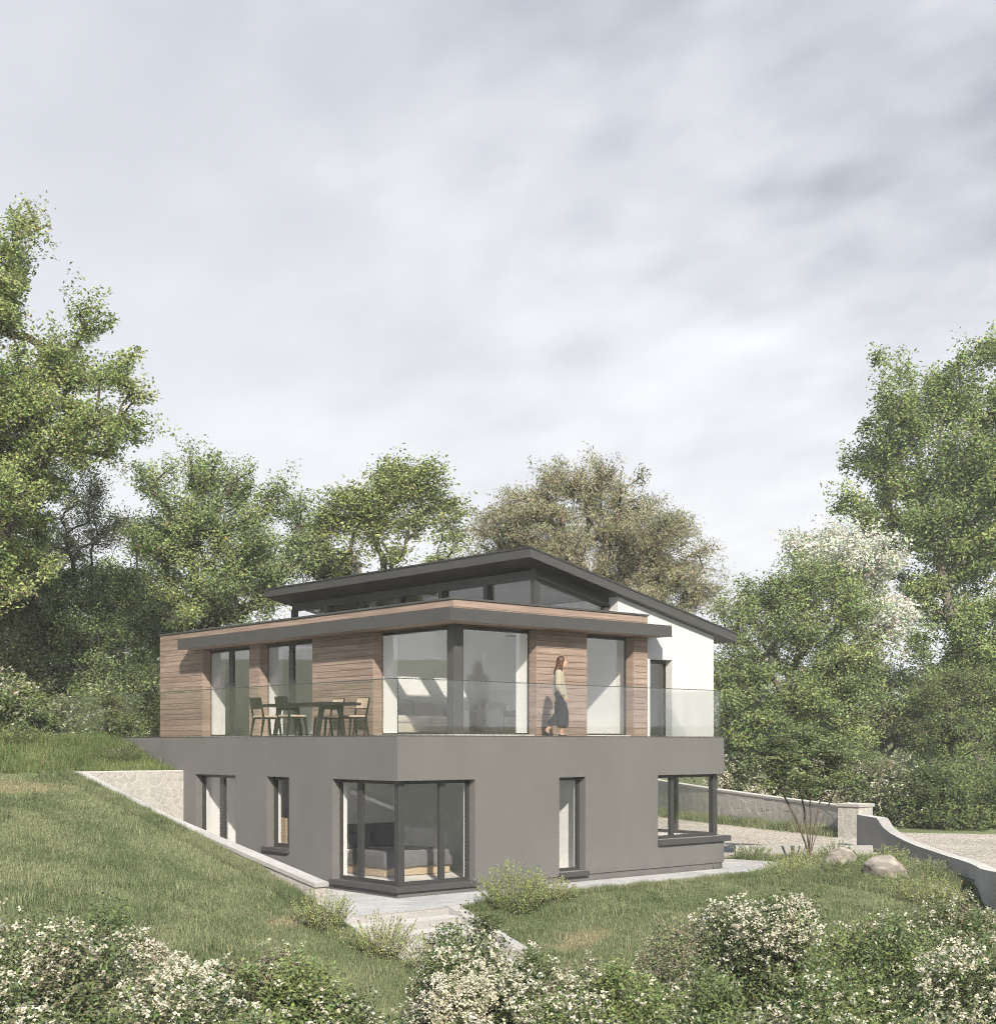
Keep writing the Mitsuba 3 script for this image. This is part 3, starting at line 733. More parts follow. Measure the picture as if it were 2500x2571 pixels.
def chair(x, y, ang, label):
    k = thing('dining_chair', label, 'chair', 'chairs at the terrace table')
    P = lambda n, m, mat, s=False: add(k + '__' + n, rot_place(m, ang, [x, y, ZF]), mat, s)
    for sy in (-1, 1):
        P('leg', taper((0.24, sy * 0.22, 0), (0.19, sy * 0.205, 0.45), .016, .014, .026, .020), 'mat_chair_dark')
        P('leg', taper((-0.27, sy * 0.22, 0), (-0.19, sy * 0.205, 0.46), .016, .014, .026, .020), 'mat_chair_dark')
        P('back_post', taper((-0.20, sy * 0.215, 0.44), (-0.285, sy * 0.222, 0.88), .024, .012, .014, .011), 'mat_chair_dark')
    P('seat_frame', cbx(-0.22, 0.22, -0.215, 0.215, 0.425, 0.462, 0.008), 'mat_chair_dark')
    u = np.linspace(-1, 1, 9)
    sv = []
    for zz in (0.464, 0.492):
        for a in u:
            for b in u: sv.append((a * 0.215, b * 0.205, zz + (0.012 * (abs(b) ** 2) - 0.006) * (zz > .48)))
    P('seat', trimesh.convex.convex_hull(np.array(sv)), 'mat_pad', 40)
    sh, pd = [], []
    n = 8
    for (mb, off, th, w0) in ((sh, -0.012, 0.016, 0.222), (pd, 0.006, 0.014, 0.208)):
        vv = []
        for d in (0, th):
            for zz in ((0.64, 0.89) if mb is sh else (0.66, 0.875)):
                for b in np.linspace(-1, 1, n): vv.append((-0.205 - 0.19 * (zz - 0.45) + off + d - 0.030 * (1 - b * b), b * w0, zz))
        vv = np.array(vv).reshape(2, 2, n, 3)
        f, idx = [], np.arange(4 * n).reshape(2, 2, n)
        def qd(a, b, c, d): f.extend([[a, b, c], [a, c, d]])
        for i in range(n - 1):
            qd(idx[1, 0, i], idx[1, 0, i + 1], idx[1, 1, i + 1], idx[1, 1, i]); qd(idx[0, 0, i + 1], idx[0, 0, i], idx[0, 1, i], idx[0, 1, i + 1])
            qd(idx[0, 1, i], idx[1, 1, i], idx[1, 1, i + 1], idx[0, 1, i + 1]); qd(idx[1, 0, i], idx[0, 0, i], idx[0, 0, i + 1], idx[1, 0, i + 1])
        for i, s in ((0, 1), (n - 1, -1)):
            a = [idx[0, 0, i], idx[1, 0, i], idx[1, 1, i], idx[0, 1, i]]
            qd(*(a if s == 1 else a[::-1]))
        mb.append(trimesh.Trimesh(vv.reshape(-1, 3), f, process=False))
    P('backrest', sh[0], 'mat_chair_shell', 40)
    P('back_pad', pd[0], 'mat_pad', 40)


chair(0.80, 5.87, 0, 'dark dining chair with its back to the glass, left one of its pair')
chair(0.80, 4.83, 0, 'dark dining chair with its back to the glass, right one of its pair')
chair(1.98, 5.22, math.pi, 'dining chair with a pale back pad facing the glass, left one of its pair')
chair(1.98, 4.27, math.pi, 'dining chair with a pale back pad facing the glass, beside the upper corner window')
tb = thing('dining_table', 'dark rectangular dining table with splayed legs on the terrace', 'table')
add(tb + '__tabletop', cbx(0.92, 1.88, 3.80, 6.40, 3.655, 3.715, 0.008), 'mat_chair_dark')
for y_ in (4.25, 5.95):
    for s in (-1, 1):
        add(tb + '__leg', taper((1.4 + s * 0.34, y_, ZF), (1.4 + s * 0.22, y_, 3.654), .03, .045, .04, .055), 'mat_chair_dark')
    add(tb + '__crossbar', bx(1.20, 1.60, y_ - 0.03, y_ + 0.03, 3.58, 3.652), 'mat_chair_dark')


def rbox(x0, x1, y0, y1, z0, z1, r=0.05):
    pts = Manifold.batch_hull([Manifold.sphere(r, 12).translate([x, y, z]) for x in (x0 + r, x1 - r) for y in (y0 + r, y1 - r) for z in (z0 + r, z1 - r)])
    return man2tri(pts)


def sofa(key, label, x0, x1, y0, y1, nseat, cat_='sofa'):
    k = thing(key, label, cat_)
    z = 3.03
    add(k + '__base', rbox(x0 + 0.16, x1 - 0.16, y0 + 0.04, y1, z + 0.06, z + 0.28, 0.03), 'mat_sofa', 40)
    w = (x1 - x0 - 0.36) / nseat
    for i in range(nseat):
        a = x0 + 0.18 + i * w
        add(k + '__seat_cushion', rbox(a + 0.005, a + w - 0.005, y0, y1 - 0.22, z + 0.27, z + 0.45, 0.06), 'mat_sofa', 40)
        add(k + '__back_cushion', rbox(a + 0.005, a + w - 0.005, y1 - 0.32, y1 - 0.10, z + 0.42, z + 0.82, 0.07), 'mat_sofa', 40)
    add(k + '__back', rbox(x0 + 0.16, x1 - 0.16, y1 - 0.16, y1, z + 0.06, z + 0.80, 0.05), 'mat_sofa', 40)
    for a in (x0, x1 - 0.18): add(k + '__arm', rbox(a, a + 0.18, y0 + 0.02, y1, z + 0.05, z + 0.62, 0.05), 'mat_sofa', 40)
    for a in (x0 + 0.06, x1 - 0.10):
        for b in (y0 + 0.08, y1 - 0.1): add(k + '__foot', bx(a, a + 0.05, b, b + 0.05, z + 0.001, z + 0.058), 'mat_chair_dark')


sofa('sofa', 'long cream sofa behind the corner window of the upper floor', 3.15, 5.45, 4.45, 5.45, 2)
sofa('armchair', 'cream armchair behind the upper corner window, right of the sofa', 6.25, 7.30, 4.35, 5.35, 1, 'armchair')

bd = thing('bed', 'low oak bed with a dark grey cover behind the lower corner window', 'bed')
add(bd + '__base', cbx(0.90, 2.55, 1.62, 3.50, 0.21, 0.44, 0.01), 'mat_oak')
add(bd + '__mattress', rbox(0.93, 2.52, 1.64, 3.48, 0.44, 0.66, 0.06), 'mat_sofa', 40)
u, v = np.meshgrid(np.linspace(0, 1, 40), np.linspace(0, 1, 30), indexing='ij')
X = 0.78 + 1.89 * u; Y = 1.50 + 1.35 * v
drop = np.maximum(ss(0.92, 0.80, X), np.maximum(ss(2.52, 2.64, X), ss(1.64, 1.53, Y)))
Zc = 0.685 - 0.30 * drop + 0.022 * (meshkit.fbm(np.stack([X * 4, Y * 4, X * 0], -1)) - .5) * 2
cv = np.stack([np.clip(X, 0.87, 2.60), np.clip(Y, 1.57, 3), Zc], -1).reshape(-1, 3)
q_ = np.stack([np.arange(39)[:, None] * 30 + np.arange(29), (np.arange(39)[:, None] + 1) * 30 + np.arange(29), (np.arange(39)[:, None] + 1) * 30 + np.arange(29) + 1, np.arange(39)[:, None] * 30 + np.arange(29) + 1], -1).reshape(-1, 4)
add(bd + '__cover', (cv, q_), 'mat_bed_cover', True)
add(bd + '__headboard', cbx(0.86, 2.6, 3.48, 3.545, 0.21, 1.15, 0.01), 'mat_bed_cover')
for a in (1.0, 1.80): add(bd + '__pillow', rbox(a, a + 0.68, 3.12, 3.46, 0.66, 0.98, 0.10), 'mat_pillow', 40)
cb = thing('oak_cabinet', 'oak cabinet behind the narrow side window of the lower storey', 'cabinet')
add(cb + '__body', cbx(0.70, 1.15, 4.92, 5.28, 0.21, 1.25, 0.006), 'mat_oak')
add(cb + '__door', cbx(0.72, 1.13, 4.90, 4.918, 0.23, 1.23, 0.004), 'mat_oak')

# ------------------------------------------------------------------ person on the terrace
pk = thing('person', 'woman with long brown hair, beige sweater and dark cropped trousers walking on the terrace', 'person')
PO = np.array([4.60, 0.52, 2.956])


PT = -0.74


def pturn(v):
    c, s = math.cos(PT), math.sin(PT)
    return np.asarray(v) @ np.array([[c, s, 0], [-s, c, 0], [0, 0, 1]]) + PO


def figure(bones, refine=0.02, iters=8, post=None):
    parts = []
    for b in bones:
        parts.append(Manifold.batch_hull([Manifold.sphere(r, 20).scale(list(s)).translate(list(map(float, p))) for p, r, s in b]))
    m = Manifold.batch_boolean(parts, m3.OpType.Add).refine_to_length(refine)
    t = man2tri(m); t.merge_vertices()
    trimesh.smoothing.filter_taubin(t, lamb=0.5, nu=0.52, iterations=iters)
    if post is not None: t.vertices = post(np.array(t.vertices))
    t.vertices = pturn(t.vertices)
    return t


def B(p, r, s=(1, 1, 1)): return (p, r, s)


def chain(pts, radii): return [[B(pts[i], radii[i]), B(pts[i + 1], radii[i + 1])] for i in range(len(pts) - 1)]


hd = np.array([0.045, 0.0, 1.585])                # head centre (x forward)
body = []
# head with jaw, nose, neck
body += [[B(hd, 0.088, (1.05, .86, 1.15)), B(hd + [0.025, 0, -0.075], 0.055, (1, .85, 1))], [B(hd + [0.055, 0, -0.085], 0.030), B(hd + [0.02, 0, -0.07], 0.05, (1, .9, 1))],
         [B(hd + [0.088, 0, 0.015], 0.010), B(hd + [0.112, 0, -0.022], 0.0115)], [B(hd + [0.088, 0, -0.048], 0.016, (1, 1.4, 1)), B(hd + [0.07, 0, -0.05], 0.02)],
         [B(hd + [-0.01, 0, -0.06], 0.055), B([-0.005, 0, 1.42], 0.052)], [B([-0.005, 0, 1.43], 0.055), B([-0.02, 0, 1.36], 0.075, (1, 1.5, .8))]]
for s in (-1, 1): body += [[B(hd + [-0.005, s * 0.083, -0.01], 0.020, (.8, .5, 1.4)), B(hd + [-0.002, s * 0.075, -0.015], 0.018, (.8, .5, 1.2))]]
# torso core, legs
body += chain([(-0.02, 0, 1.36), (-0.02, 0, 1.1), (-0.01, 0, 0.9)], [0.10, 0.10, 0.11])
LEG = {-1: [(-0.01, -0.085, 0.88), (0.075, -0.085, 0.50), (0.03, -0.085, 0.10)], 1: [(-0.01, 0.085, 0.88), (0.00, 0.085, 0.50), (-0.27, 0.085, 0.16)]}
for s in (-1, 1): body += chain(LEG[s], [0.085, 0.058, 0.036])
# feet
body += chain([(0.03, -0.085, 0.085), (0.06, -0.085, 0.05), (0.16, -0.088, 0.035)], [0.038, 0.036, 0.028])
body += chain([(-0.27, 0.085, 0.15), (-0.24, 0.085, 0.09), (-0.185, 0.087, 0.035)], [0.036, 0.036, 0.028])
# arms and hands
ARM = {-1: [(-0.03, -0.175, 1.345), (-0.035, -0.205, 1.07), (0.085, -0.185, 0.86)], 1: [(-0.03, 0.175, 1.345), (-0.05, 0.205, 1.07), (0.00, 0.20, 0.85)]}
for s in (-1, 1):
    body += chain(ARM[s], [0.05, 0.040, 0.029])
    w_, e_ = np.array(ARM[s][2]), np.array(ARM[s][1])
    d = (w_ - e_) / np.linalg.norm(w_ - e_)
    side = np.array([0, 1, 0]); fo = np.cross(side, d)
    fo = fo if fo[0] > 0 else -fo
    palm = w_ + d * 0.055
    body += [[B(w_, 0.027), B(palm + fo * 0.022, 0.017), B(palm - fo * 0.024, 0.016)]]
    for k, (o, L) in enumerate(((0.026, 0.066), (0.009, 0.076), (-0.008, 0.071), (-0.025, 0.056))):
        a = palm + fo * o + d * 0.012
        c1 = a + d * L * 0.5 + np.array([0, -s * 0.006, 0]); c2 = c1 + d * L * 0.42 + np.array([0, -s * 0.018, 0])
        body += chain([a, c1, c2], [0.0095, 0.0085, 0.0075])
    tb_ = w_ + d * 0.03 + fo * 0.024
    body += chain([tb_, tb_ + d * 0.03 + fo * 0.016, tb_ + d * 0.06 + fo * 0.018], [0.012, 0.0105, 0.009])
add(pk + '__body', figure(body, 0.010, 4), 'mat_skin', True)
# sweater: loose, longer at the back
sw_ = [[B((-0.02, 0, 1.37), 0.085, (1, 1.65, .7)), B((-0.03, 0, 1.20), 0.125, (1, 1.35, 1))], [B((-0.03, 0, 1.20), 0.125, (1, 1.35, 1)), B((-0.015, 0, 0.98), 0.135, (1.05, 1.3, 1))],
       [B((-0.015, 0, 0.98), 0.135, (1.05, 1.3, 1)), B((0.015, 0, 0.80), 0.135, (1.15, 1.3, .5))], [B((-0.01, 0, 1.40), 0.066, (1, 1.2, .55)), B((-0.02, 0, 1.34), 0.09, (1, 1.5, .8))]]
for s in (-1, 1):
    a = [np.array(p, float) for p in ARM[s]]
    sw_ += chain([a[0], a[1], a[1] + (a[2] - a[1]) * 0.93], [0.075, 0.068, 0.046])


def folds(v):
    n = meshkit.fbm(v * [9, 9, 3.2], 3, seed=3) - 0.5
    c = np.array([-0.02, 0, 0]); d = v - c; d[:, 2] = 0
    d /= np.linalg.norm(d, axis=1, keepdims=True) + 1e-6
    return v + d * (n * 0.045)[:, None]


add(pk + '__sweater', figure(sw_, 0.018, 8, folds), 'mat_sweater', True)
tr = []
for s in (-1, 1):
    l = [np.array(p, float) for p in LEG[s]]
    tr += [[B(l[0] + [0, 0, 0.04], 0.115, (1, 1, 1)), B(l[1] + [0.0, 0, 0.0], 0.105, (1.05, 1, 1))], [B(l[1], 0.105, (1.05, 1, 1)), B(l[1] + (l[2] - l[1]) * 0.62, 0.105, (1.2, 1.05, .35))]]
add(pk + '__trousers', figure(tr, 0.018, 6, folds), 'mat_trousers', True)
hr = [[B(hd + [-0.022, 0, 0.025], 0.098, (1.0, .95, 1.08)), B(hd + [-0.045, 0, -0.06], 0.085, (1, 1, 1))], [B(hd + [-0.045, 0, -0.05], 0.083), B([-0.075, 0, 1.36], 0.07, (.8, 1.5, 1))],
      [B([-0.07, 0, 1.38], 0.07, (.8, 1.4, 1)), B([-0.075, 0, 1.27], 0.05, (.7, 1.6, 1))]]
for s in (-1, 1): hr += [[B(hd + [-0.02, s * 0.075, 0.0], 0.035), B([0.015, s * 0.085, 1.40], 0.035), B([0.02, s * 0.09, 1.30], 0.024)]]
add(pk + '__hair', figure(hr, 0.012, 5, lambda v: v + 0.018 * (meshkit.fbm(v * [40, 40, 9], 3, seed=8) - .5)[:, None] * np.array([1, 1, .3])), 'mat_hair', True)
for s in (-1, 1):
    e = trimesh.creation.icosphere(2, 0.010); e.apply_translation(hd + [0.078, s * 0.032, 0.012]); e.vertices = pturn(e.vertices); add(pk + '__eye', e, 'mat_eye', True)
lp = trimesh.creation.icosphere(2, 0.014); lp.apply_scale([.7, 1.5, .6]); lp.apply_translation(hd + [0.100, 0, -0.050]); lp.vertices = pturn(lp.vertices); add(pk + '__lips', lp, 'mat_lips', True)
add(pk + '__shoe', figure([[B((0.00, -0.085, 0.035), 0.042, (1, 1.1, 1)), B((0.10, -0.087, 0.034), 0.046, (1, 1.1, .8)), B((0.19, -0.088, 0.024), 0.034, (1, 1.3, .75))]], 0.012, 4), 'mat_shoe', True)
add(pk + '__shoe', figure([[B((-0.305, 0.085, 0.125), 0.040, (1, 1.1, 1)), B((-0.225, 0.086, 0.065), 0.046, (1, 1.1, .9)), B((-0.15, 0.087, 0.026), 0.033, (1, 1.3, .8))]], 0.012, 4), 'mat_shoe', True)

# ------------------------------------------------------------------ boulders


def boulder(x, y, sx, sy, sz, seed, label):
    m = trimesh.creation.icosphere(4)
    v = np.array(m.vertices)
    r = np.random.default_rng(seed)
    for _ in range(16):                                            # facets cut by random planes
        n = r.normal(size=3); n /= np.linalg.norm(n); h = r.uniform(0.74, 0.97)
        d = v @ n - h; v = np.where(d[:, None] > 0, v - n * d[:, None] * 0.88, v)
    v *= (1 + 0.10 * (meshkit.fbm(v * 2.2, 4, seed) - .5))[:, None]
    v += 0.03 * (meshkit.fbm(v * 7, 3, seed + 1) - .5)[:, None] * v
    v = v * [sx, sy, sz]
    a = r.uniform(0, 6.28); c, s = math.cos(a), math.sin(a)
    v = v @ np.array([[c, s, 0], [-s, c, 0], [0, 0, 1]])
    v += [x, y, height(x, y) + sz * 0.55]
    k = thing('boulder', label, 'boulder')
    scene[k] = mikit.ply(trimesh.Trimesh(v, m.faces, process=False), 'mat_boulder', smooth=50)


boulder(11.55, -1.55, 0.36, 0.36, 0.30, 5, 'smaller weathered boulder beside the little tree')
boulder(10.75, -3.25, 0.60, 0.48, 0.36, 12, 'larger pale boulder in front of the curved concrete wall')

# ------------------------------------------------------------------ vegetation


def leaf_quads(c, size, r, up=0.5, aspect=0.55, fold=0.25, dirs=None):
    """diamond leaves: centres c (n,3), lengths size (n)"""
    n = len(c)
    nr = r.normal(size=(n, 3)); nr /= np.linalg.norm(nr, axis=1, keepdims=True)
    nr[:, 2] = np.abs(nr[:, 2]) + up; nr /= np.linalg.norm(nr, axis=1, keepdims=True)
    t = r.normal(size=(n, 3)) if dirs is None else dirs + 0.5 * r.normal(size=(n, 3))
    t -= nr * (t * nr).sum(1, keepdims=True); t /= np.linalg.norm(t, axis=1, keepdims=True) + 1e-9
    b = np.cross(nr, t)
    L, W = size[:, None], (size * aspect)[:, None]
    v = np.stack([c - t * L / 2, c + b * W / 2 + nr * W * fold, c + t * L / 2, c - b * W / 2 + nr * W * fold], 1).reshape(-1, 3)
    i = np.arange(n)[:, None] * 4
    f = np.concatenate([i + [0, 1, 2], i + [0, 2, 3]], 0)
    return v, f


GREENS = {
    'fresh': [(0.125, 0.165, 0.048), (0.185, 0.215, 0.070), (0.085, 0.120, 0.036)],
    'mid': [(0.095, 0.132, 0.048), (0.140, 0.170, 0.070), (0.062, 0.092, 0.034)],
    'dark': [(0.058, 0.078, 0.030), (0.090, 0.105, 0.040), (0.042, 0.056, 0.022)],
    'olive': [(0.150, 0.148, 0.085), (0.205, 0.185, 0.115), (0.100, 0.112, 0.062)],
    'yellow': [(0.160, 0.185, 0.058), (0.205, 0.220, 0.085), (0.105, 0.135, 0.042)],
    'pale': [(0.290, 0.298, 0.255), (0.345, 0.345, 0.310), (0.20, 0.225, 0.160)],
    'brown': [(0.115, 0.112, 0.058), (0.150, 0.138, 0.075), (0.072, 0.082, 0.036)],
    'green': [(0.098, 0.138, 0.042), (0.145, 0.182, 0.060), (0.066, 0.095, 0.032)],
}
GAIN = 2.45
DESAT = 0.22


def leaf_colors(kind, cl, n, r):
    """one colour per leaf: hue by its twig, jitter by leaf"""
    pal = np.array(GREENS[kind])
    w = r.dirichlet([1.1, 0.9, 0.9], cl.max() + 1)
    c = w[cl] @ pal
    c = c * (1 - DESAT) + c.mean(1, keepdims=True) * DESAT
    c = c * r.uniform(0.72, 1.30, (n, 1)) * (1 + 0.08 * r.normal(size=(n, 3)))
    return np.clip(np.repeat(c, 4, 0) * GAIN, 0.004, 0.9)


def skeleton(base, trunk_top, targets, r, wob=0.12, stems=None):
    nT = 8
    t = np.linspace(0, 1, nT)[:, None]
    tr = base + (trunk_top - base) * t + np.c_[r.normal(size=(nT, 2)) * wob * 0.5, np.zeros(nT)] * t * (1.2 - t)
    nodes = [tuple(p) for p in tr]; par = [-1] + list(range(nT - 1)); plen = list(np.linalg.norm(trunk_top - base) * t[:, 0])
    main = [list(range(nT))]
    if stems is not None:
        nodes, par, plen, main = [tuple(base)], [-1], [0.0], []
        for q in stems:
            q = np.asarray(q, float); ids = [0]
            for u in np.linspace(0, 1, 9)[1:]:
                x = base + (q - base) * np.array([u ** 1.5, u ** 1.5, u]) + r.normal(size=3) * 0.007 * np.linalg.norm(q - base) * u
                nodes.append(tuple(x)); par.append(ids[-1]); plen.append(u * np.linalg.norm(q - base)); ids.append(len(nodes) - 1)
            main.append(ids)
    order = np.argsort(np.linalg.norm(targets - trunk_top, axis=1))
    paths = []
    for k in order:
        q = targets[k]
        N = np.array(nodes); d = np.linalg.norm(N - q, axis=1)
        cost = d + 0.30 * np.array(plen) + np.where(N[:, 2] > q[2] + 0.35 * d, 1.0, 0) * d * 0.8
        cost[:3] += 3
        if stems is not None: cost = cost + np.where(np.array(plen) < 0.55 * plen[8], 4.0, 0)
        a = int(np.argmin(cost)); p = N[a]
        m = max(3, int(d[a] / 0.9) + 2)
        s = np.linspace(0, 1, m)[1:, None]
        mid = p + (q - p) * s + np.c_[r.normal(size=(m - 1, 3))] * 0.07 * d[a] * np.sin(s * 3.14) + np.array([0, 0, 1]) * 0.09 * d[a] * np.sin(s * 3.14)
        ids = [a]
        for x in mid:
            nodes.append(tuple(x)); par.append(ids[-1]); plen.append(plen[ids[-1]] + np.linalg.norm(x - np.array(nodes[ids[-1]]))); ids.append(len(nodes) - 1)
        paths.append(ids)
    return np.array(nodes), np.array(par), main, paths


def make_tree(key, label, base, blobs, ncl, nleaf, leaf, kind, r0, seed, cr=0.55, trunk_top=None, cat_='tree', bark='mat_bark', aspect=0.55, up=0.4, kinds2=None, droop=0.0, shell=2.4, blossom=None, bkind=None, flat=0.75, group=None, stems=None):
    """blobs: (x, y, z, radius) of the crown's lobes in world metres"""
    r = np.random.default_rng(seed)
    bl = np.array(blobs, float)
    p = bl[:, 3] ** 2.3; p /= p.sum()
    which = r.choice(len(bl), ncl, p=p)
    d = r.normal(size=(ncl, 3)); d /= np.linalg.norm(d, axis=1, keepdims=True)
    rad = r.random(ncl) ** (1 / shell)
    tg = bl[which, :3] + d * (rad * bl[which, 3])[:, None] * [1, 1, 0.95]
    base = np.array(base, float); nleaf = int(nleaf * 1.08); leaf = leaf * 0.86
    tt = np.array(trunk_top if trunk_top is not None else [bl[:, 0].mean(), bl[:, 1].mean(), base[2] + 0.55 * (bl[:, 2].max() - base[2])], float)
    N, par, main, paths = skeleton(base, tt, tg, r, stems=stems)
    load = np.zeros(len(N))
    for ids in paths: load[ids[-1]] += 1
    for i in range(len(N) - 1, 0, -1): load[par[i]] += load[i]
    R = r0 * np.maximum(load / load[0], 1e-6) ** 0.46
    R = np.maximum(R, 0.007)
    mb = MB()
    for ids in main + paths:
        rr = R[ids].copy(); rr[0] = min(rr[0], rr[1] * 1.2) if ids[0] != 0 else rr[0] * 1.5
        v, f = tube(N[ids], rr, 6 if rr[0] > 0.05 else 4, cap=False)
        mb.add(v, f)
    # twigs and leaves round every branch end
    cl = np.repeat(np.arange(ncl), nleaf)
    n = len(cl)
    sc = cr * r.uniform(0.6, 1.35, ncl)
    off = r.normal(size=(n, 3)); off /= np.linalg.norm(off, axis=1, keepdims=True)
    off *= (r.random(n) ** 0.55)[:, None] * sc[cl][:, None] * [1, 1, flat]
    cen = bl[:, :3].mean(0)
    dk = tg - cen; dk /= np.linalg.norm(dk, axis=1, keepdims=True) + 1e-9
    dk = dk + [0, 0, 0.55 - droop * 3] + r.normal(size=(ncl, 3)) * 0.45; dk /= np.linalg.norm(dk, axis=1, keepdims=True)
    stretch = r.uniform(0.9, 2.2, ncl)
    par_ = (off * dk[cl]).sum(1, keepdims=True)
    off = off * 0.74 + dk[cl] * par_ * (stretch[cl][:, None] - 0.74)
    c = tg[cl] + off
    c[:, 2] -= droop * (off[:, 0] ** 2 + off[:, 1] ** 2) / np.maximum(sc[cl], .1)
    ntw = 6
    for k in range(ncl):
        e = tg[k] + off[k * nleaf:k * nleaf + ntw] * 0.95
        for q in e:
            v, f = tube([tg[k], (tg[k] + q) / 2 + r.normal(size=3) * 0.03, q], [0.008, 0.006, 0.003], 3, cap=False); mb.add(v, f)
    k_ = thing(key, label, cat_, group)
    add(k_ + '__trunk', mb.mesh(), bark, True)
    sz = leaf * r.uniform(0.65, 1.35, n)
    v, f = leaf_quads(c, sz, r, up, aspect)
    col = leaf_colors(kind, cl, n, r)
    if kinds2 is not None:                                         # lobes of another hue
        alt = leaf_colors(kinds2[0], cl, n, r)
        pick = (r.random(ncl) < kinds2[1])[cl]
        col = np.where(np.repeat(pick, 4)[:, None], alt, col)
    add(k_ + '__crown', trimesh.Trimesh(v, f, process=False), 'mat_leaf', False, color=col)
    return k_


def W(px, py, depth, dy=0.0):
    """a point of the site measured from the photograph at a known distance"""
    p = CAM + (FWD + RIGHT * (px - 1250) / FPX - np.array([0, 0, 1]) * (py - 1865.4) / FPX) * depth
    return p


def lobes(items, depth, seed, spread=0.6):
    """crown lobes: (px, py, radius px) measured in the photograph, set at the tree's distance and spread in depth so that the crown is as deep as it is wide"""
    r = np.random.default_rng(seed)
    out = []
    for (x, y, rad) in items:
        R = rad / FPX * depth
        for k in range(2):
            dd = depth + r.uniform(-1, 1) * spread * R * 1.6
            q = W(x + r.uniform(-.15, .15) * rad, y + r.uniform(-.15, .15) * rad, dd)
            out.append((*q, R * (1.0 if k == 0 else 0.8)))
    return out


def gz(x, y): return float(height(x, y))


def ground(px, depth):
    q = W(px, 1865, depth); return np.array([q[0], q[1], gz(q[0], q[1]) - 0.1])


def tree(key, label, px, depth, items, **kw):
    make_tree(key, label, ground(px, depth), lobes(items, depth, kw['seed']), **kw)


tree('broadleaf_tree', 'tall pale green tree on the left edge with long boughs reaching over the sky', -330, 37,
     [(10, 640, 95), (40, 720, 75), (10, 800, 80), (-70, 760, 150), (75, 560, 40), (210, 790, 62), (255, 745, 35), (150, 905, 110), (270, 935, 95), (340, 990, 62), (330, 900, 30), (60, 1000, 150), (200, 1060, 120), (300, 1075, 70), (120, 1200, 140), (10, 1230, 170), (-90, 1000, 200), (-100, 1350, 200), (30, 1400, 130)],
     ncl=430, nleaf=190, leaf=0.128, kind='fresh', r0=0.34, seed=1, cr=0.56, kinds2=('yellow', 0.35), shell=1.9)
tree('slender_tree', 'thin brownish green tree with bare forked stems, left of the timber wall', 225, 42,
     [(210, 1240, 80), (265, 1330, 75), (170, 1350, 80), (250, 1450, 60), (200, 1500, 70)],
     ncl=110, nleaf=110, leaf=0.085, kind='olive', r0=0.085, seed=2, cr=0.48, kinds2=('mid', 0.5), shell=1.8, bark='mat_bark', stems=[W(180, 1400, 42), W(235, 1380, 42.5), W(270, 1430, 41.5)])
tree('broadleaf_tree', 'full green tree with spiky top behind the left end of the house', 500, 46,
     [(400, 1220, 75), (385, 1150, 28), (520, 1200, 85), (600, 1260, 85), (715, 1270, 62), (720, 1215, 30), (640, 1370, 110), (730, 1380, 60), (480, 1330, 120), (380, 1370, 110), (560, 1470, 130), (420, 1500, 120), (690, 1470, 90), (340, 1480, 80), (400, 1600, 100), (540, 1590, 100)],
     ncl=430, nleaf=170, leaf=0.125, kind='mid', r0=0.36, seed=3, cr=0.62, kinds2=('fresh', 0.45), shell=2.0)
tree('dark_tree', 'dark green tree between the spiky tree and the maple', 800, 52,
     [(790, 1380, 45), (815, 1420, 45), (770, 1340, 35), (850, 1440, 40)],
     ncl=90, nleaf=150, leaf=0.13, kind='dark', r0=0.2, seed=4, cr=0.55)
tree('maple_tree', 'airy maple with dark forked stems showing under its bright canopy behind the roof', 985, 50,
     [(1000, 1230, 70), (1060, 1230, 62), (940, 1265, 62), (880, 1275, 58), (1110, 1290, 48), (830, 1310, 40), (985, 1195, 48), (1120, 1370, 32), (810, 1380, 36), (870, 1370, 40), (1030, 1310, 50), (930, 1330, 45), (850, 1420, 40), (1110, 1420, 36), (980, 1390, 36), (910, 1290, 60), (1140, 1330, 36), (1075, 1180, 36)],
     ncl=330, nleaf=66, leaf=0.15, kind='yellow', r0=0.17, seed=5, cr=0.72, kinds2=('fresh', 0.4), shell=2.4, aspect=0.7, up=0.8, flat=0.5, stems=[W(900, 1430, 50), W(960, 1400, 50.6), W(1030, 1400, 49.4), W(1080, 1440, 50)], bark='mat_bark_grey')
tree('olive_tree', 'broad silvery olive brown tree rising behind the roof ridge', 1470, 47,
     [(1440, 1215, 95), (1360, 1270, 105), (1540, 1260, 105), (1290, 1300, 80), (1210, 1345, 58), (1620, 1330, 100), (1700, 1330, 62), (1750, 1400, 50), (1560, 1400, 120), (1430, 1370, 130), (1680, 1430, 90), (1770, 1470, 40), (1290, 1390, 90), (1620, 1500, 90), (1730, 1520, 55), (1180, 1400, 40)],
     ncl=460, nleaf=180, leaf=0.16, kind='olive', r0=0.36, seed=6, cr=0.60, kinds2=('brown', 0.30), shell=1.9, aspect=0.24, up=0.1, droop=0.15)
tree('broadleaf_tree', 'green tree standing right of the white gable and behind the drive wall', 2000, 51.5,
     [(1990, 1470, 75), (2080, 1480, 75), (1900, 1530, 75), (1840, 1590, 50), (2150, 1530, 60), (2010, 1590, 110), (2120, 1640, 95), (1900, 1660, 95), (1840, 1740, 70), (2020, 1740, 110), (2130, 1770, 90), (1930, 1800, 85), (1800, 1530, 30), (1890, 1880, 75), (2000, 1880, 85), (2110, 1870, 80)],
     ncl=460, nleaf=170, leaf=0.135, kind='mid', r0=0.32, seed=7, cr=0.70, kinds2=('fresh', 0.4), shell=2.0)
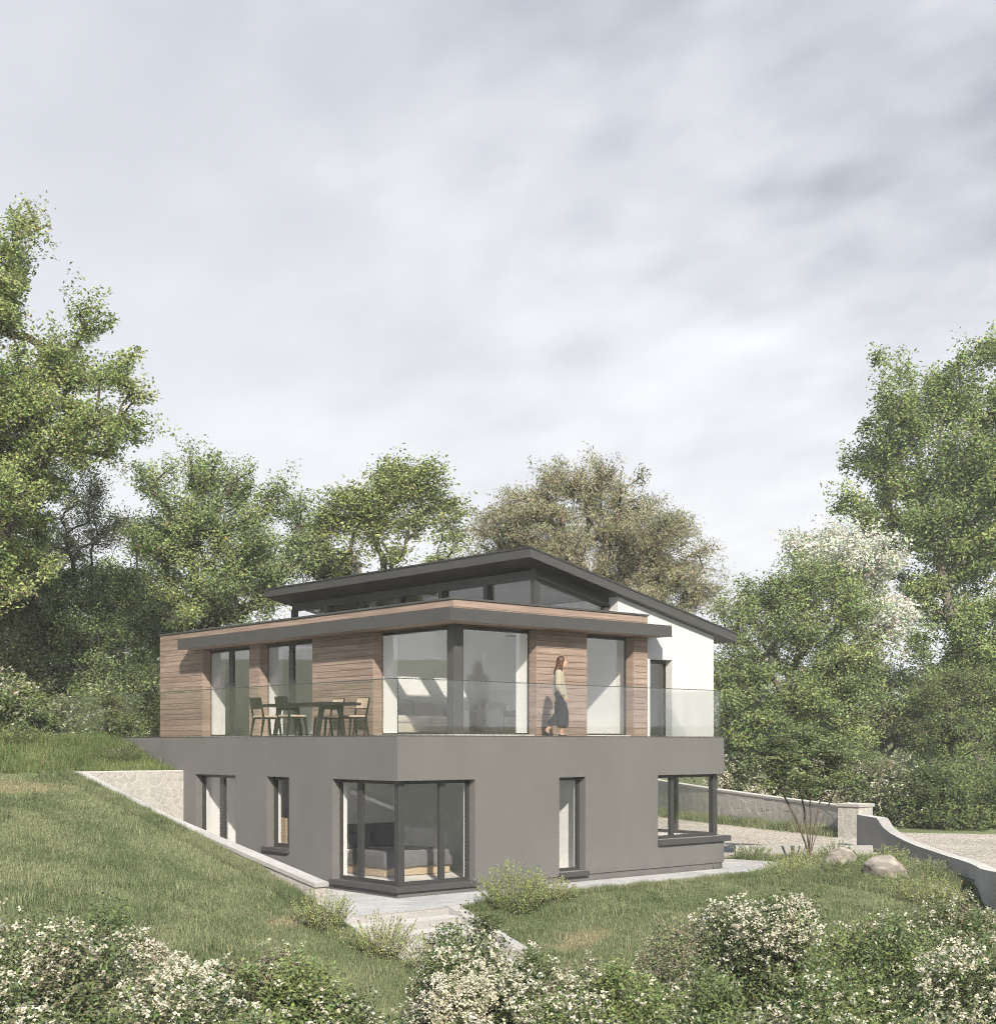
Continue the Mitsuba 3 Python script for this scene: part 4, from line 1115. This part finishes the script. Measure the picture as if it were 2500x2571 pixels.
tree('broadleaf_tree', 'tallest green tree filling the right edge of the view', 2480, 60,
     [(2235, 960, 60), (2215, 920, 28), (2390, 920, 80), (2480, 860, 60), (2250, 1060, 80), (2360, 1060, 100), (2480, 1020, 110), (2190, 1160, 65), (2290, 1190, 110), (2420, 1210, 130), (2140, 1275, 50), (2220, 1290, 75), (2340, 1340, 110), (2200, 1370, 45), (2470, 1380, 130), (2330, 1480, 95), (2440, 1540, 110), (2300, 1600, 60), (2520, 1230, 140), (2400, 1680, 90), (2520, 1650, 120), (2450, 1780, 100), (2350, 1750, 80), (2340, 1860, 75), (2440, 1870, 85), (2530, 1850, 90)],
     ncl=620, nleaf=185, leaf=0.19, kind='green', r0=0.27, seed=8, cr=0.82, bark='mat_bark_grey', kinds2=('fresh', 0.45), shell=2.0)
tree('blossom_tree', 'pale blossoming tree showing between the two green trees on the right', 2100, 55,
     [(2095, 1365, 60), (2020, 1400, 55), (2160, 1380, 65), (2100, 1430, 60), (2200, 1440, 60), (2230, 1560, 70)],
     ncl=170, nleaf=120, leaf=0.20, kind='pale', r0=0.14, seed=9, cr=0.60, shell=1.9, bark='mat_bark_grey')
tree('stemmed_shrub', 'dark leaved shrub with fanning bare stems above the hedge on the right', 2400, 53,
     [(2330, 1745, 55), (2400, 1720, 60), (2470, 1740, 60), (2300, 1820, 45), (2370, 1820, 60), (2450, 1830, 60)],
     ncl=120, nleaf=120, leaf=0.13, kind='dark', r0=0.10, seed=10, cr=0.55, kinds2=('green', 0.4), cat_='shrub')
tree('stemmed_shrub', 'dark multi-stemmed shrub at the far left behind the flowering bush', 150, 42,
     [(60, 1480, 100), (190, 1500, 100), (280, 1530, 75), (120, 1600, 110), (260, 1630, 80), (10, 1590, 100), (310, 1450, 50), (90, 1720, 90), (220, 1730, 85), (330, 1740, 60)],
     ncl=280, nleaf=170, leaf=0.105, kind='mid', r0=0.10, seed=11, cr=0.5, kinds2=('dark', 0.4), cat_='shrub')
tree('backdrop_tree', 'dense dark green tree far back at the right edge behind the tallest one', 2520, 70, [(2420, 1700, 110), (2520, 1640, 120), (2480, 1820, 100), (2380, 1850, 80), (2540, 1820, 100)],
     ncl=130, nleaf=170, leaf=0.19, kind='mid', r0=0.2, seed=31, cr=0.85, kinds2=('dark', 0.4), shell=1.8)
tree('backdrop_tree', 'grey green tree far back between the blossom tree and the green tree on the right', 2250, 63, [(2180, 1700, 95), (2260, 1740, 95), (2200, 1820, 90), (2310, 1830, 90), (2110, 1840, 80)],
     ncl=130, nleaf=170, leaf=0.19, kind='mid', r0=0.2, seed=32, cr=0.85, kinds2=('olive', 0.4), shell=1.8)
tree('backdrop_tree', 'dark green tree far back behind the white gable end of the house', 1860, 62, [(1830, 1720, 80), (1880, 1790, 90), (1980, 1800, 90), (1820, 1850, 80), (1950, 1870, 80)],
     ncl=120, nleaf=170, leaf=0.19, kind='dark', r0=0.2, seed=33, cr=0.85, kinds2=('mid', 0.5), shell=1.8)
tree('backdrop_tree', 'dark tree far back at the left edge under the pale boughs', 60, 52, [(-20, 1480, 120), (80, 1400, 100), (130, 1520, 110), (0, 1650, 120), (130, 1680, 110), (230, 1620, 100)],
     ncl=150, nleaf=170, leaf=0.16, kind='mid', r0=0.2, seed=34, cr=0.75, kinds2=('dark', 0.5), shell=1.8)
tree('backdrop_tree', 'green tree far back to the left of the timber wall', 330, 55, [(280, 1500, 90), (350, 1560, 100), (300, 1680, 100), (400, 1690, 90), (220, 1740, 90)],
     ncl=130, nleaf=170, leaf=0.17, kind='mid', r0=0.2, seed=35, cr=0.75, kinds2=('green', 0.4), shell=1.8)
# small multi-stem tree by the boulders
sb = np.array([12.55, 0.05, 0.0]); sb[2] = gz(sb[0], sb[1]) - 0.05
ds = float((sb - CAM) @ FWD)
k_ = make_tree('ornamental_tree', 'small dark leaved tree with several slender bare stems beside the boulders', sb,
               lobes([(1960, 1890, 48), (2030, 1865, 55), (2095, 1890, 48), (1935, 1950, 38), (2010, 1950, 48), (2080, 1955, 45), (2120, 1950, 26), (1950, 1900, 40)], ds, 12, 0.9),
               ncl=190, nleaf=120, leaf=0.085, kind='mid', r0=0.042, seed=12, cr=0.27, stems=[W(1955, 1975, ds), W(2000, 1945, ds + .3), W(2035, 1935, ds - .3), W(2075, 1945, ds), W(2110, 1960, ds + .3)], bark='mat_bark', kinds2=('dark', 0.45), shell=2.0, up=0.6, flat=0.5)


def shrub(key, label, px, top, rad, depth, kind, seed, flowers=0, leaf=0.05, n=9000, kind2=None, fsize=0.036, group=None, zbase=None, wide=1.0, fk=0.35):
    """rounded shrub: leaves on clumps through a dome, sprays of blossom near the skin"""
    r = np.random.default_rng(seed)
    n = int(n * 1.6); leaf = leaf * 1.12; rad = rad * 1.2
    q = W(px, top, depth)
    g = gz(q[0], q[1]) if zbase is None else zbase
    hgt = (q[2] - g) * 0.95; R = rad / FPX * depth
    c0 = np.array([q[0], q[1], g])
    ncl = int(90 + 26 * R * R * hgt) if n > 3000 else 60
    ncl = min(ncl, 300)
    d = r.normal(size=(ncl, 3)); d[:, 2] = np.abs(d[:, 2]) * 1.1 + 0.02; d /= np.linalg.norm(d, axis=1, keepdims=True)
    lump = 0.78 + 0.34 * meshkit.noise(d * 2.3 + seed * 3.7)
    rad_ = (r.random(ncl) ** 0.32) * lump
    tg = c0 + d * rad_[:, None] * [R, R, hgt]
    tg[:, 2] = np.maximum(tg[:, 2], g + 0.05)
    cl = r.integers(0, ncl, n)
    sc = (0.13 * (R + hgt) / 2 + 0.09) * r.uniform(0.6, 1.35, ncl)
    off = r.normal(size=(n, 3)); off /= np.linalg.norm(off, axis=1, keepdims=True); off *= (r.random(n) ** 0.6)[:, None] * sc[cl][:, None]
    c = tg[cl] + off
    keep = c[:, 2] > g - 0.05
    c, cl = c[keep], cl[keep]
    k = thing(key, label, 'shrub', group)
    mb = MB()
    for i in range(0, ncl, 2):
        a = c0 + np.array([*(r.normal(size=2) * 0.12 * R), -0.05])
        m_ = (a + tg[i]) / 2 + np.array([0, 0, 0.10 * hgt])
        v, f = tube([a, m_, tg[i]], [0.016, 0.010, 0.004], 3, cap=False); mb.add(v, f)
    add(k + '__stems', mb.mesh(), 'mat_bark', True)
    v, f = leaf_quads(c, leaf * r.uniform(0.6, 1.4, len(c)), r, 0.45, 0.5)
    col = leaf_colors(kind, cl, len(c), r)
    if kind2: col = np.where(np.repeat((r.random(ncl) < 0.4)[cl], 4)[:, None], leaf_colors(kind2, cl, len(c), r), col)
    add(k + '__foliage', trimesh.Trimesh(v, f, process=False), 'mat_leaf', False, color=col * 0.74)
    if flowers:
        flowers = int(flowers * (2.1 if flowers > 300 else 1.5))
        dn = (tg - c0) / [R, R, hgt]
        outer = np.linalg.norm(dn, axis=1)
        patch = meshkit.noise(dn * 2.0 + seed)                       # flowering boughs
        w = np.maximum(outer - 0.35, 0) * np.maximum(patch - fk, 0) ** 1.2 + 1e-9
        fc = r.choice(ncl, flowers, p=w / w.sum())
        o = r.normal(size=(flowers, 3)); o /= np.linalg.norm(o, axis=1, keepdims=True)
        fcen = tg[fc] + o * sc[fc][:, None] * r.uniform(0.7, 1.12, (flowers, 1)) + np.array([0, 0, 0.01])
        m5 = 6
        pc = np.repeat(fcen, m5, 0) + r.normal(size=(flowers * m5, 3)) * fsize * 0.48
        v, f = leaf_quads(pc, fsize * r.uniform(0.8, 1.3, len(pc)), r, 0.6, 0.85, 0.15)
        base = np.array([0.78, 0.76, 0.66]) * r.uniform(0.70, 1.08, (flowers, 1)) * (1 - np.array([0, .03, .14]) * r.random((flowers, 1)))
        add(k + '__blossom', trimesh.Trimesh(v, f, process=False), 'mat_petal', False, color=np.clip(np.repeat(np.repeat(base, m5, 0), 4, 0), 0, .85))
    return k


FG = 'shrubs along the front edge of the garden'
shrub('flowering_shrub', 'large white flowering shrub in the bottom left corner', 160, 2235, 300, 13.6, 'mid', 101, 2300, 0.05, 26000, 'olive')
shrub('flowering_shrub', 'white flowering shrub right of the large corner one, at the bottom edge', 470, 2400, 190, 12.6, 'mid', 102, 900, 0.045, 15000, 'dark')
shrub('green_shrub', 'bright green low shrub between two white flowering ones at the lower left', 740, 2385, 180, 14.2, 'green', 103, 90, 0.05, 17000, 'fresh')
shrub('green_shrub', 'dark green shrub with a few white flowers below the steps', 880, 2470, 110, 14.0, 'mid', 104, 240, 0.048, 10000, 'dark')
shrub('flowering_shrub', 'dense white flowering shrub at the bottom centre just right of the steps', 1200, 2290, 215, 16.0, 'mid', 105, 2200, 0.046, 20000, 'dark')
shrub('flowering_shrub', 'sparsely flowering shrub at the bottom edge right of centre', 1400, 2455, 170, 12.8, 'mid', 106, 500, 0.045, 13000, 'green')
shrub('green_shrub', 'light green shrub without flowers, right of the dense flowering one at the bottom centre', 1590, 2400, 130, 15.4, 'fresh', 107, 60, 0.045, 10000, 'green')
shrub('flowering_shrub', 'white flowering shrub on the front lawn below the boulders', 1905, 2225, 210, 19.2, 'mid', 108, 2300, 0.055, 20000, 'dark')
shrub('green_shrub', 'green shrub at the bottom edge below the flowering shrub of the front lawn', 1760, 2430, 190, 14.0, 'green', 109, 120, 0.045, 15000, 'mid')
shrub('flowering_shrub', 'green shrub dotted with white flowers at the bottom edge on the right', 2040, 2420, 190, 14.4, 'green', 110, 420, 0.045, 15000, 'mid')
shrub('green_shrub', 'broad green shrub in front of the end of the curved wall', 2290, 2285, 190, 17.6, 'mid', 111, 260, 0.05, 17000, 'green')
shrub('flowering_shrub', 'white flowering shrub in the bottom right corner', 2450, 2370, 190, 14.2, 'mid', 112, 1300, 0.046, 16000, 'dark')
shrub('green_shrub', 'low green shrub at the very bottom left of centre', 620, 2470, 170, 12.0, 'mid', 113, 160, 0.042, 12000, 'fresh')
shrub('flowering_shrub', 'low shrub with scattered flowers at the bottom edge, left of the right corner', 2240, 2490, 170, 12.2, 'mid', 114, 500, 0.042, 12000, 'green')
shrub('green_shrub', 'small dark shrub at the very bottom centre', 960, 2500, 150, 12.2, 'dark', 115, 60, 0.042, 10000, 'mid')
shrub('flowering_shrub', 'low flowering shrub behind the large corner one on the left, at the lawn edge', 330, 2330, 130, 15.5, 'mid', 116, 900, 0.05, 9000, 'olive')
shrub('green_shrub', 'olive green shrub at the lower left, at the edge of the lawn', 590, 2400, 120, 15.0, 'mid', 117, 200, 0.05, 9000, 'olive')
shrub('green_shrub', 'light green shrub right of the flowering one on the front lawn', 2120, 2330, 130, 17.2, 'fresh', 118, 200, 0.05, 9000, 'mid')
for px_, tp_, rd_, dp_, kd_, fl_, lb_ in ((90, 2500, 150, 12.3, 'mid', 500, 'low muted shrub with sprays of flowers at the bottom edge under the large corner one'),
        (330, 2490, 150, 12.2, 'mid', 420, 'low shrub with scattered blossom at the bottom edge, second from the left'),
        (800, 2500, 140, 12.1, 'green', 120, 'low bright shrub at the bottom edge left of the small dark one'),
        (1130, 2500, 150, 12.4, 'mid', 420, 'low flowering shrub at the bottom edge in front of the dense one'),
        (1560, 2490, 160, 12.3, 'green', 160, 'low green shrub at the bottom edge right of the sparsely flowering one'),
        (1900, 2495, 150, 12.2, 'mid', 200, 'low muted green shrub at the bottom edge under the lawn shrub'),
        (2400, 2480, 160, 12.6, 'mid', 420, 'low flowering shrub at the bottom right corner in front of the larger one'),
        (1700, 2330, 130, 17.5, 'mid', 160, 'muted green shrub left of the flowering one on the front lawn'),
        (2390, 2245, 140, 20.5, 'mid', 160, 'muted green shrub on the slope under the right end of the curved wall'),
        (2500, 2290, 130, 17.5, 'green', 120, 'green shrub at the right edge above the bottom corner'),
        (2210, 2300, 110, 18.8, 'dark', 200, 'dark shrub with a few blooms on the slope right of the lawn shrub'),
        (1330, 2380, 110, 16.6, 'mid', 200, 'muted shrub at the lawn edge behind the sparsely flowering one'),
        (1690, 2290, 90, 19.5, 'olive', 60, 'small olive shrub at the left foot of the flowering lawn shrub'),
        (690, 2375, 120, 15.4, 'mid', 160, 'muted green shrub at the lawn edge left of the steps'),
        (1480, 2400, 110, 16.2, 'dark', 140, 'dark green shrub at the lawn edge right of the dense flowering one')):
    shrub('low_shrub', lb_, px_, tp_, rd_, dp_, kd_, 300 + px_, fl_, 0.046, 8500, 'olive')
# hedge behind the drive wall, bushes left of the terrace
shrub('flowering_shrub', 'white flowering shrub behind the drive wall right against the grey corner of the house', 1850, 1870, 85, 52, 'mid', 121, 700, 0.10, 7000, 'dark', 0.075)
shrub('flowering_shrub', 'white flowering shrub behind the drive wall, left of the little tree', 1955, 1905, 85, 51, 'mid', 122, 750, 0.10, 7000, 'dark', 0.075)
shrub('flowering_shrub', 'white flowering shrub behind the drive wall, right of the little tree', 2080, 1905, 105, 50, 'mid', 123, 950, 0.10, 8000, 'dark', 0.075)
shrub('flowering_shrub', 'cream flowering shrub behind the pier of the drive wall', 2190, 1875, 115, 48.5, 'mid', 124, 800, 0.10, 9000, 'olive', 0.07)
shrub('green_shrub', 'tall bright green shrub beyond the gravel at the right edge', 2420, 1880, 150, 47, 'green', 125, 40, 0.10, 14000, 'mid')
shrub('green_shrub', 'green shrub with a few flowers beyond the gravel, left of the bright one', 2290, 1910, 100, 47.5, 'dark', 126, 160, 0.10, 8000, 'mid', 0.07)
shrub('flowering_shrub', 'bushy green shrub dotted white at the left edge beside the glass balustrade', 5, 1695, 125, 33.5, 'mid', 127, 420, 0.075, 14000, 'fresh', 0.05)
shrub('flowering_shrub', 'bushy shrub with pale flowers seen through the left end of the glass', 225, 1715, 110, 38.5, 'mid', 128, 300, 0.08, 11000, 'fresh', 0.055)
shrub('green_shrub', 'rounded dark green bush against the left end of the timber wall', 345, 1640, 85, 43, 'dark', 129, 0, 0.09, 12000, 'mid')
shrub('green_shrub', 'grey green bush filling the gap left of the timber wall behind the glass', 280, 1740, 80, 40, 'mid', 130, 0, 0.085, 9000, 'dark')
shrub('green_shrub', 'green undergrowth bush under the tall tree at the left edge', 20, 1560, 120, 39, 'dark', 131, 0, 0.09, 9000, 'brown')


def wispy(label, x, y, hgt, rad, nst, seed, kind='yellow', leaf=0.028, kind2='olive'):
    """upright plant: many thin stems with small leaves"""
    nst = int(nst * 1.9); leaf = leaf * 1.2
    r = np.random.default_rng(seed)
    g = gz(x, y)
    k = thing('upright_plant', label, 'plant')
    mb = MB(); cs, dirs, cl = [], [], []
    for i in range(nst):
        a = r.uniform(0, 6.28); ro = rad * math.sqrt(r.random())
        p0 = np.array([x + ro * 0.55 * math.cos(a), y + ro * 0.55 * math.sin(a), g - 0.03])
        h = hgt * r.uniform(0.45, 1.0) * (1 - 0.35 * ro / rad)
        p2 = p0 + np.array([ro * 0.5 * math.cos(a) + r.normal() * 0.05, ro * 0.5 * math.sin(a) + r.normal() * 0.05, h])
        t = np.linspace(0, 1, 5)[:, None]
        pts = p0 + (p2 - p0) * t + np.array([math.cos(a), math.sin(a), 0]) * 0.06 * (t ** 2) + r.normal(size=(5, 3)) * 0.012 * t
        v, f = tube(pts, np.linspace(0.0035, 0.0015, 5), 3, cap=False); mb.add(v, f)
        m = int(64 * h / 0.7)
        u = r.random(m) ** 0.75
        P = np.column_stack([np.interp(u, t[:, 0], pts[:, j]) for j in range(3)])
        cs.append(P + r.normal(size=(m, 3)) * 0.028 * (1.25 - u[:, None])); cl.append(np.full(m, i)); dirs.append(np.tile([math.cos(a) * .5, math.sin(a) * .5, 1.0], (m, 1)))
    cs, cl, dirs = np.vstack(cs), np.concatenate(cl), np.vstack(dirs)
    add(k + '__stems', mb.mesh(), 'mat_stem', True)
    v, f = leaf_quads(cs, leaf * r.uniform(0.6, 1.4, len(cs)), r, 0.2, 0.45, dirs=dirs)
    col = leaf_colors(kind, cl, len(cs), r)
    alt = leaf_colors(kind2, cl, len(cs), r)
    col = np.where(np.repeat((r.random(nst) < 0.35)[cl], 4)[:, None], alt, col)
    add(k + '__foliage', trimesh.Trimesh(v, f, process=False), 'mat_leaf', False, color=col)


wispy('tall feathery yellow green plant at the patio edge beside the steps', 1.25, -1.80, 1.05, 0.62, 100, 201, 'fresh')
wispy('low feathery plant right of the tall one at the patio edge', 2.25, -1.65, 0.60, 0.50, 55, 202)
wispy('upright feathery plant at the foot of the sloping garden wall', -3.15, -2.3, 0.80, 0.45, 60, 203)
wispy('upright feathery plant left of the steps', -2.95, -3.5, 0.80, 0.50, 65, 204, 'yellow')
wispy('feathery plant in front of the lower steps', -2.65, -4.5, 0.85, 0.5, 60, 205)
wispy('tall thin plant left of the smaller boulder', 11.3, -0.75, 0.62, 0.45, 55, 206, 'yellow')
wispy('pale upright plant between the two boulders', 12.0, -2.55, 0.85, 0.42, 60, 207, 'yellow')
wispy('small dark plant in front of the smaller boulder', 10.9, -1.95, 0.38, 0.5, 50, 208, 'dark', kind2='green')
wispy('small plant in front of the larger boulder', 10.0, -3.0, 0.32, 0.55, 55, 209, 'mid', kind2='dark')
wispy('reddish green plant at the right of the larger boulder', 10.5, -4.1, 0.42, 0.5, 50, 210, 'brown', kind2='mid')
wispy('upright yellow green plant before the curved wall near the right edge', 8.6, -5.5, 0.70, 0.45, 60, 211)
wispy('upright yellowish plant at the right edge below the curved wall', 7.85, -6.3, 0.85, 0.45, 60, 212)
wispy('bushy little plant by the low kerb wall', 11.75, 1.2, 0.60, 0.45, 55, 213, 'mid')
wispy('small feathery plant at the right corner of the patio', 9.6, -1.45, 0.45, 0.5, 50, 214)
wispy('feathery plant behind the small tree', 13.3, -0.2, 0.62, 0.45, 50, 215, 'mid')
wispy('green plant at the foot of the curved wall beyond the larger boulder', 12.6, -3.1, 0.5, 0.5, 50, 216, 'mid')
for x_, y_, h_, k_, lb_ in ((11.0, -2.4, .45, 'mid', 'low leafy plant between the two boulders at the front'), (10.2, -2.3, .40, 'dark', 'low dark plant left of the larger boulder'),
        (9.9, -3.9, .42, 'mid', 'low plant below the larger boulder, towards the lawn'), (9.2, -4.6, .50, 'yellow', 'yellow green plant between the larger boulder and the right edge'),
        (11.6, -3.9, .50, 'dark', 'dark plant behind the larger boulder at the curved wall'), (12.3, -1.5, .50, 'mid', 'leafy plant right behind the smaller boulder'),
        (10.6, -0.9, .45, 'yellow', 'pale plant at the tip of the patio'), (8.6, -1.9, .34, 'mid', 'low plant at the edge of the lawn near the patio tip'), (9.4, -2.9, .36, 'dark', 'low dark plant at the lawn side of the boulders')):
    wispy(lb_, x_, y_, h_, 0.48, 46, 400 + int(x_ * 10), k_, kind2='mid')
wispy('wild plant on the bank above the stone retaining wall', -1.0, 9.6, 0.55, 0.6, 55, 217, 'dark', kind2='brown')
wispy('wild plant on the bank under the left end of the glass', -2.6, 11.2, 0.6, 0.7, 60, 218, 'dark', kind2='yellow')
wispy('wild plant on the bank at the left edge', -5.2, 11.0, 0.5, 0.7, 60, 219, 'olive', kind2='dark')

# ------------------------------------------------------------------ grass
r = np.random.default_rng(77)
pts = []
def scatter(n, x0, x1, y0, y1, test, hmin, hmax, kind):
    x = r.uniform(x0, x1, n); y = r.uniform(y0, y1, n)
    k = test(x, y); x, y = x[k], y[k]
    z = height(x, y); P = np.column_stack([x, y, z])
    sx, sy, w = spx(P)
    k = (sx > -60) & (sx < 2560) & (sy < 2600) & (w > 4)
    P = P[k]; pts.append((P, r.uniform(hmin, hmax, len(P)), np.full(len(P), kind)))


hard = unary_union([patio, gravel_poly])
import shapely
def nothard(x, y): return ~shapely.contains_xy(hard, x, y)
scatter(230000, -9, -2.68, -6, 8.1, lambda x, y: x < 0, 0.035, 0.085, 0)
scatter(30000, -3.05, -2.67, -1.4, 8.1, lambda x, y: x < 0, 0.07, 0.17, 0)
scatter(60000, -8, -0.02, 8.42, 15.5, lambda x, y: x < 0, 0.08, 0.24, 1)
scatter(200000, 0.28, 13.5, -9.5, -1.22, nothard, 0.035, 0.085, 0)
scatter(26000, 0.6, 10.5, -1.75, -1.20, nothard, 0.06, 0.15, 0)
scatter(70000, 8.8, 15.0, -6.0, 1.7, nothard, 0.06, 0.20, 2)
for cx0, cx1, cy0, cy1, nt in ((-8, -2.8, -5, 8, 170), (0.5, 12, -8, -1.6, 170)):
    tx, ty = r.uniform(cx0, cx1, nt), r.uniform(cy0, cy1, nt)
    m_ = r.integers(25, 75, nt)
    x_ = np.repeat(tx, m_) + r.normal(size=m_.sum()) * 0.07; y_ = np.repeat(ty, m_) + r.normal(size=m_.sum()) * 0.07
    pts.append((np.column_stack([x_, y_, height(x_, y_)]), r.uniform(0.08, 0.24, len(x_)) * np.repeat(r.uniform(0.6, 1.1, nt), m_), np.full(len(x_), 2)))
# rough grass at the foot of the drive wall
pw = smooth_path([(20.3, 4.4), (21.75, 7.66), (23.4, 12.2), (25.7, 17.0)], 200)
i_ = r.integers(0, 200, 16000)
gxy = pw[i_] + np.column_stack([-np.abs(r.normal(size=16000)) * 0.28, r.normal(size=16000) * 0.05])
pts.append((np.column_stack([gxy, np.full(16000, -0.02)]), r.uniform(0.10, 0.38, 16000), np.full(16000, 2)))
P = np.vstack([p[0] for p in pts]); hh = np.concatenate([p[1] for p in pts]); kk = np.concatenate([p[2] for p in pts])
n = len(P)
tone = meshkit.fbm(np.column_stack([P[:, 0] * 0.9, P[:, 1] * 0.9, kk * 3]), 4, seed=2)
fine = meshkit.noise(np.column_stack([P[:, 0] * 4, P[:, 1] * 4, kk * 3]), seed=9)
dry = np.zeros(n)
for (x, y, rx, ry) in DRY: dry = np.maximum(dry, 1 - ss(0.35, 1.15, np.hypot((P[:, 0] - x) / rx, (P[:, 1] - y) / ry) + 0.6 * (fine - .5)))
a = ss(0.3, 0.7, tone)[:, None]
col = np.array([0.089, 0.121, 0.055]) * (1 - a) + np.array([0.170, 0.194, 0.106]) * a
col = np.where((kk == 1)[:, None], col * [0.80, 0.88, 0.6], col)
col = col * (1 - 0.6 * dry[:, None]) + np.array([0.30, 0.25, 0.16]) * 0.6 * dry[:, None]
straw = r.random(n) < 0.15
col = np.where(straw[:, None], np.array([0.30, 0.27, 0.17]), col * 1.55 + 0.012) * r.uniform(0.65, 1.35, (n, 1))
hh = hh * (1 - 0.35 * dry) * (0.75 + 0.5 * fine)
ang = r.uniform(0, 6.28, n); lean = r.uniform(0.1, 0.8, n) * hh
dx, dy = np.cos(ang), np.sin(ang)
w_ = np.where(kk == 0, 0.0065, 0.008) * r.uniform(0.7, 1.4, n)
v = np.stack([P + np.column_stack([-dy * w_, dx * w_, -0.01 + 0 * w_]), P + np.column_stack([dy * w_, -dx * w_, -0.01 + 0 * w_]), P + np.column_stack([dx * lean, dy * lean, hh])], 1).reshape(-1, 3)
k_ = add('grass', trimesh.Trimesh(v, np.arange(3 * n).reshape(-1, 3), process=False), 'mat_leaf', False, color=np.clip(np.repeat(col, 3, 0), 0.01, 0.8))
labels[k_] = {'kind': 'stuff', 'label': 'short green and straw coloured grass blades on the lawns and banks', 'category': 'grass'}
print('tris', sum(len(meshkit.WRITTEN[d['filename']][1]) for d in scene.values() if d.get('type') == 'ply'), 'entries', len(scene))
